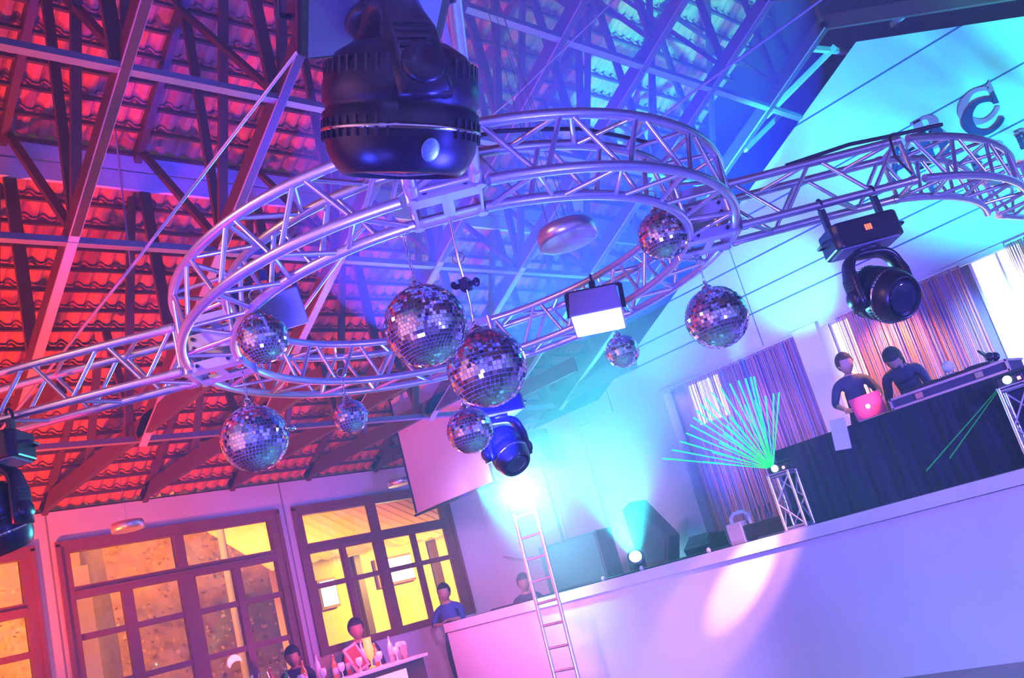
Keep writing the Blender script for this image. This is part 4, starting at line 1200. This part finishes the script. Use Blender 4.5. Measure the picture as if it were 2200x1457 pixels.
b.build('rim', mat('pink_rim', (.9, .35, .35), .4), root, False)
b = MB(); b.box(T_ @ V((0, 0, .165)) + V((0, .004, .02)), (.18, .008, .26), T_); b.build('card', M['wood'], root, False)
root = thing('hurricane_glass', 'tall bright yellow hurricane glass on the bar', 'glass', (6.68, 10.0, ZC))
b = MB(); b.lathe([(.045, 0), (.04, .01), (.01, .03), (.012, .08), (.05, .14), (.06, .22), (.05, .3), (.055, .36), (.05, .36), (.045, .3)], 20); b.build('bowl', mat('glowing_cocktail', (1, .6, .08), .2, emit=(1, .5, .05), es=.8), root, False)  # bowl given its own yellow glow though it is no lamp
root = thing('ice_bucket', 'shiny ice bucket at the right of the bar', 'ice bucket', (7.0, 9.8, ZC))
b = MB(); b.lathe([(.07, 0), (.09, .16), (.095, .165), (.085, .16), (.066, .01)], 24); b.build('bucket', M['chrome'], root, False)
b = MB()
for i in range(14):
    b.box((random.uniform(-.05, .05), random.uniform(-.05, .05), .13 + random.random() * .06), (.035, .035, .035), Matrix.Rotation(random.random() * 3, 3, (1, .5, .3)))
o = b.build('ice_cubes', clear, root, False)
root = thing('easel_frame', 'small green lit wire easel at the left of the bar', 'easel', (5.13, 9.72, ZC))
b = MB()
for s in (-1, 1):
    b.tube((s * .1, 0, 0), (s * .05, .03, .3), .007, 6)
b.tube((-.11, -.01, .06), (.11, -.01, .06), .007, 6); b.tube((-.05, .03, .3), (.05, .03, .3), .007, 6); b.tube((0, .14, 0), (0, .03, .3), .006, 6)
b.build('wire_frame', M['chrome'], root, False)
root = thing('green_bar_light', 'round green light glowing at the left end of the bar', 'light', (4.8, 9.75, ZC))
b = MB(); b.lathe([(.04, 0), (.04, .03), (.03, .04)], 16); b.build('base', M['black'], root, False)
b = MB(); b.ell((0, 0, .08), (.05, .05, .05)); b.build('globe', mat('green_globe', (.5, 1, .6), .3, emit=(.35, 1, .5), es=22), root, False)
person('p', 'person with short dark hair behind the left end of the bar', (4.42, 10.75, 0), R(-35), H=1.62, shirt='shirt', head_turn=R(10))
person('p', 'dark haired person behind the bar below the third window', (7.05, 10.75, 0), R(-30), H=1.84, lean=R(6))
person('p', 'person in dark clothes behind the bar in front of the grey wall pier', (6.1, 10.75, 0), R(-35), H=1.72, lean=R(10))

# ================================================================ the yard outside the windows
b = MB(); b.bb((-8, YW + .25, -.12), (22, 30, -.02)); struct(b.build('ground', mat('yard_paving', (.62, .42, .2), .8, noise=(1.5, .3))))
ym = mat('yellow_house_wall', (.85, .62, .2), .7, noise=(2, .1))
house = thing('neighbouring_house', 'yellow lit house with tiled porch roof behind the third window', 'house', (12.5, 16, 0))
b = MB(); b.bb((8.8, 15.5, 0), (16.5, 15.8, 3.2)); b.build('wall', ym, house)
b = MB(); b.bb((8.7, 15.42, 0), (16.5, 15.5, 1.35)); b.build('dado', mat('house_dado', (.75, .4, .2), .7), house)
b = MB()
n = 60; xs_ = [8.2 + i * .14 for i in range(n)]
prof = [(xx, .035 * (i % 2)) for i, xx in enumerate(xs_)]
b.add([(xx, 14.6, 3.05 + zz) for xx, zz in prof] + [(xx, 17.2, 4.5 + zz) for xx, zz in prof], [(i, i + 1, n + i + 1, n + i) for i in range(n - 1)]); b.build('roof', mat('porch_tiles', (.75, .38, .14), .8), house)
lw = mat('house_lit_window', (1, 1, 1), .4, emit=(1, 1, .92), es=5)
for x0_, x1_, z0_, z1_ in ((9.55, 9.85, 2.3, 2.75), (10.9, 11.7, 2.45, 2.9), (13.2, 14.2, 2.3, 3.05)):
    b = MB(); b.bb((x0_ - .05, 15.4, z0_ - .05), (x1_ + .05, 15.48, z1_ + .05)); f = b.build('window', M['frame'], house)
    b = MB(); b.bb((x0_, 15.36, z0_), (x1_, 15.4, z1_)); b.build('pane', lw, f)
for x_ in (10.4, 12.3, 14.6):
    b = MB(); b.bb((x_ - .07, 15.3, 0), (x_ + .07, 15.42, 3.1)); b.build('post', M['paintwood'], house)
tree = thing('tree', 'thick grey tree trunk with dark crown outside the second window', 'tree', (5.3, 14.6, 0))
b = MB(); b.path([(5.3, 14.6, -.1), (5.27, 14.6, 1.2), (5.33, 14.62, 2.4), (5.3, 14.6, 4.2)], [.26, .2, .19, .15], 14); b.build('trunk', mat('bark', (.3, .25, .2), .9, noise=(12, .4), bump=(30, .8)), tree)
fol = mat('night_leaves', (.13, .09, .03), .8)
b = MB()
for i in range(500):
    a = random.random() * 6.28; r_ = random.random() ** .5 * 2.6
    p_ = V((5.3 + r_ * math.cos(a), 14.8 + r_ * math.sin(a) * .7, 4.4 + random.uniform(.1, 1.6)))
    d1 = V((random.gauss(0, 1), random.gauss(0, 1), random.gauss(0, 1))).normalized() * .09; d2 = d1.cross(V((random.random(), 1, .3))).normalized() * .05
    b.add([p_ - d1, p_ + d2, p_ + d1, p_ - d2], [(0, 1, 2, 3)])
b.build('crown', fol, tree)
pil = mat('lit_pillar', (.85, .65, .35), .7)
b = MB(); b.bb((4.75, 14.0, 0), (5.02, 14.3, 3.6)); tag(b.build('masonry_pillar', pil), 'square ochre pillar outside, left of the tree trunk', 'pillar')
b = MB(); b.tube((7.1, 14.0, 0), (7.1, 14.0, 4), .06, 10); tag(b.build('porch_post', M['white']), 'slim pale post outside, left one in the second window', 'post')
b = MB(); b.tube((8.35, 14.4, 0), (8.35, 14.4, 4), .07, 10); tag(b.build('porch_post', M['white']), 'slim pale post outside, right one in the second window', 'post')
b = MB(); b.bb((3.5, 16.5, 0), (8.7, 16.8, .75)); tag(b.build('garden_wall', pil), 'low ochre garden wall across the yard', 'garden wall')
b = MB(); b.bb((5.6, 13.0, 0), (9.2, 13.5, .38)); tag(b.build('garden_bench', mat('yellow_kerb', (.95, .75, .2), .6)), 'long yellow kerb bench at the foot of the second window', 'bench')
hm = mat('dark_hedge', (.42, .3, .16), .9, noise=(3, .5))
b = MB()
for i in range(5200):
    p_ = V((random.uniform(-6, 20), 19.5 + random.gauss(0, .35), random.uniform(0, 5.2)))
    d1 = V((random.gauss(0, 1), random.gauss(0, 1), random.gauss(0, 1))).normalized() * .055; d2 = d1.cross(V((random.random(), 1, .3))).normalized() * .035
    b.add([p_ - d1, p_ + d2, p_ + d1, p_ - d2], [(0, 1, 2, 3)])
b.bb((-6, 20, 0), (22, 20.4, 5))
tag(b.build('hedge', hm), 'tall dark hedge closing the yard behind', 'hedge', kind='stuff')
pp = thing('potted_plant', 'bright yellow leaved plant in a small pot outside', 'plant', (6.15, 13.9, 0))
b = MB(); b.lathe([(.12, 0), (.17, .3), (.15, .3)], 16); b.build('pot', M['tile'], pp, False)
b = MB()
for i in range(26):
    a = i * 2.4; L_ = .3 + .1 * (i % 3); e = V((math.cos(a) * L_ * .8, math.sin(a) * L_ * .8, .55 + .35 * math.sin(i)))
    sd = V((-math.sin(a), math.cos(a), 0)) * .03; m_ = V((math.cos(a) * .12, math.sin(a) * .12, .6))
    b.add([V((0, 0, .28)), m_ + sd, e, m_ - sd], [(0, 1, 2, 3)])
b.build('leaves', mat('yellow_leaves', (.8, .55, .1), .6), pp, False)
for i, (x_, y_, z_) in enumerate(((4.5, 14.2, 3.75), (4.62, 15.5, 2.1), (3.2, 15.2, 1.9), (5.9, 13.6, 4.1))):
    b = MB(); b.ell((x_, y_, z_), (.06, .06, .06)); tag(b.build('globe_lamp', mat('warm_globe', (1, .8, .4), .3, emit=(1, .75, .35), es=14)), ['warm globe lamp outside at the top left pane of the second window', 'warm globe lamp low behind the ochre pillar', 'warm globe lamp seen through the first window', 'warm lamp at the top of the second window near its middle post'][i], 'lamp', 'warm globe lamps in the yard')

# ================================================================ light
W_ = bpy.data.worlds.new('world'); S.world = W_; W_.use_nodes = True
W_.node_tree.nodes['Background'].inputs[0].default_value = (.25, .12, .10, 1)
W_.node_tree.nodes['Background'].inputs[1].default_value = .25

CY = (.03, .85, 1); BL = (.03, .03, 1)
# red-orange uplights at the left wash the tiles and the window wall
lamp('SPOT', (.6, 9.2, .4), (1, .085, .006), 2700, (2.4, 9.6, 5.6), 110, .6, .15)
lamp('SPOT', (-.8, 6.4, .4), (1, .02, .05), 1900, (2.2, 6.6, 6.6), 85, .6, .15)
lamp('SPOT', (1.6, 6.6, .6), (1, .16, .14), 330, (2.6, 11.3, 2.6), 90, .9, .2)
# blue lights around the ring
lamp('SPOT', (4.9, 5.1, 2.6), (.01, .012, 1), 2600, (6.2, 5.4, 6.6), 110, .8, .1)
lamp('SPOT', (5.2, 2.2, 1.5), (.12, .05, 1), 480, (2.5, 5.6, 5.4), 66, .8, .15)  # added unseen lamp tinting the roof chord undersides
lamp('SPOT', (6.3, 4.2, 1.8), (.01, .012, 1), 2900, (6.4, 3.4, 6.8), 95, .8, .1)
lamp('SPOT', (7.6, 8.6, 2.9), (.05, .03, 1), 200, (5.5, 9.6, 5.4), 110, .8, .1)
lamp('SPOT', (.4, 2.1, 1.7), (.03, .05, 1), 110, (1.25, 1.6, 3.0), 50, .8, .1)  # added unseen lamp for the big head's base plate
lamp('SPOT', (.4, 1.8, 1.0), (.08, .055, 1), 3400, (3.6, 3.6, 3.3), 75, .9, .4)  # added unseen fill turning the ring tubes blue
lamp('SPOT', (3.1, -.4, 1.2), (.05, .05, 1), 650, (2.6, 2.9, 3.3), 75, .9, .4)  # second added fill on the ring, from the other side
lamp('SPOT', (2.5, 1.0, 1.2), (.05, .05, 1), 700, (1.4, 1.5, 2.9), 50, .9, .3)
# cyan uplights
lamp('SPOT', FLP, CY, 2800, FLP + V((.3, .1, 2.6)), 76, .9, .08)
lamp('SPOT', on(1700, 720, 0, 8.9), (.04, .85, 1), 260, on(1700, 610, 0, XG), 50, .8, .08)
lamp('SPOT', (7.3, 1.0, 2.1), (.02, .85, 1), 3400, (10.2, 2.3, 5.7), 56, .7, .12)
lamp('SPOT', (7.7, 5.0, 1.9), (.02, .55, 1), 700, (8.6, 4.8, 7.4), 66, .8, .15)
d_ = ray(1440, 110); t_ = (ZB + .42 + TH * YB - EYE.z) / (d_.z + TH * d_.y); tgt = EYE + d_ * t_
lamp('SPOT', (7.9, 4.6, 3.1), (.02, .9, 1), 5200, tgt, 38, .35, .08)
lamp('SPOT', SPOTQ + (EYE - SPOTQ).normalized() * .06, (.08, .8, 1), 1500, (5.0, 3.4, 3.0), 120, .9, .1)
lamp('SPOT', pf + V((0, 0, -.26)), (.1, .75, 1), 600, pf + V((.2, .1, -3)), 130, .9, .12)
# violet and pink wash on stage front and wall
lamp('SPOT', (5.2, -2.6, 2.2), (.15, .11, 1), 5200, (8.3, 5.0, .6), 70, .9, .3)
lamp('SPOT', (5.6, 6.8, .5), (.3, .2, 1), 420, (8.3, 7.4, .6), 90, .9, .3)
lamp('SPOT', (7.0, 4.4, 3.0), (.2, .12, 1), 800, (10.2, 5.8, 4.4), 90, .9, .2)
lamp('SPOT', (4.6, 8.6, 2.9), (1, .18, .75), 560, (8.3, 9.6, .6), 60, .9, .2)
lamp('SPOT', (6.0, 6.6, 3.1), (.7, .3, 1), 1500, (10.2, 9.6, 1.7), 56, .9, .2)
lamp('SPOT', (7.05, 2.6, 3.15), (1, .35, .62), 900, on(1590, 1235, 0, XS), 15, .35, .06)
lamp('SPOT', (7.05, 2.75, 3.15), (1, .5, .65), 3200, on(1600, 1240, 0, XS), 8, .7, .04)
# warm light from behind the camera on the truss
lamp('SPOT', (-.4, 4.6, 4.6), (1, .5, .2), 190, (3.0, 3.8, 3.4), 60, .7, .1)
# added unseen lamps on the rear walls, brightening mirror ball reflections and bounce
lamp('SPOT', (1, 1, 3.0), (.2, .15, 1), 2600, (0, -5, 2.5), 140, .9, .2)
lamp('SPOT', (0, 4, 3.0), (1, .3, .5), 900, (-3.2, 4, 2.5), 140, .9, .2)
lamp('SPOT', (7.75, 8.5, 2.95), (.04, .9, 1), 900, (8.7, 8.1, 1.6), 62, .9, .1)  # added unseen lamp turning the box loudspeaker cyan
lamp('SPOT', (7.0, 3.2, 3.1), (1, .25, .3), 700, (8.7, pl_.y, 2.42), 7, .5, .04)  # added unseen lamp reddening the laptop lid
# bar and yard
lamp('POINT', (6.6, 9.4, 1.75), (1, .05, .1), 80, rad=.1)
lamp('SPOT', (6, 13.0, 6.5), (1, .3, .03), 2600, (6, 16, 0), 150, .8, .3)
lamp('SPOT', (11.5, 13.2, 3.0), (1, .66, .06), 1400, (11.8, 15.6, 1.8), 140, .8, .2)
lamp('SPOT', (1, 14, 6), (1, .3, .03), 2400, (2, 17, 0), 150, .8, .3)
lamp('SPOT', (4, 15.5, 4.5), (1, .28, .03), 2400, (5, 19.5, 2.2), 150, .8, .3)
lamp('SPOT', (9, 14.6, 5.5), (1, .28, .03), 2200, (9, 19.5, 1.5), 140, .8, .3)
# added unseen lamps under the header, brightening the curtains
lamp('SPOT', (9.75, 4.0, 3.52), (1, .35, .15), 200, (10.1, 4.0, 2.2), 110, .8, .1)
lamp('SPOT', (9.4, 2.6, 3.5), (.2, .45, 1), 500, (10.1, 2.7, 2.4), 110, .8, .1)
lamp('SPOT', (9.0, 6.2, 3.3), (.4, .2, 1), 220, (10.2, 6.0, 2.4), 80, .8, .1)

# haze filling the hall
hz = bpy.data.materials.new('stage_haze'); hz.use_nodes = True; nt = hz.node_tree; nt.nodes.clear()
o_ = nt.nodes.new('ShaderNodeOutputMaterial'); vs_ = nt.nodes.new('ShaderNodeVolumeScatter')
vs_.inputs['Density'].default_value = .010; vs_.inputs['Anisotropy'].default_value = .25; vs_.inputs['Color'].default_value = (.95, .95, 1, 1)
nt.links.new(vs_.outputs[0], o_.inputs['Volume'])
HAZE = True
if HAZE:
    b = MB(); b.bb((-4.5, -5.5, -.3), (11.9, 11.75, 9.6)); hazeo = tag(b.build('haze', hz), 'thin theatrical haze filling the whole hall', 'haze', kind='stuff')

def cloud(c, rad, dens, name, aniso=.2, col=(.8, .8, .8)):
    m = bpy.data.materials.new('dense_haze'); m.use_nodes = True; nt = m.node_tree; nt.nodes.clear()
    o_ = nt.nodes.new('ShaderNodeOutputMaterial'); v_ = nt.nodes.new('ShaderNodeVolumeScatter')
    v_.inputs['Density'].default_value = dens; v_.inputs['Color'].default_value = (*col, 1); v_.inputs['Anisotropy'].default_value = aniso
    nt.links.new(v_.outputs[0], o_.inputs['Volume'])
    b = MB(); b.ell(c, rad, 24, 14); b.build(name, m, hazeo)['kind'] = 'stuff'
cloud((5.9, 4.6, 5.1), (2.1, 2.5, 1.6), .42, 'blue_tinted_roof_haze', col=(.2, .24, .95))  # blue light put into the haze colour, the smoke itself is white
cloud((8.5, 7.1, 3.3), (1.5, 1.9, 2.0), .2, 'haze_plume')
cloud((8.1, 8.1, 2.2), (.8, 1.2, 1.3), .25, 'haze_drift')
S.view_settings.view_transform = 'Standard'; S.view_settings.look = 'None'; S.view_settings.gamma = 1; S.view_settings.use_curve_mapping = False
S.view_settings.exposure = 0
cy = S.cycles
cy.max_bounces = 3; cy.diffuse_bounces = 1; cy.glossy_bounces = 2; cy.transmission_bounces = 1; cy.volume_bounces = 0; cy.transparent_max_bounces = 8
cy.use_denoising = True
cy.use_adaptive_sampling = True; cy.adaptive_threshold = .12; cy.time_limit = 1100; cy.use_auto_tile = False; cy.adaptive_min_samples = 16
cy.sample_clamp_indirect = 4
cy.caustics_reflective = False; cy.caustics_refractive = False
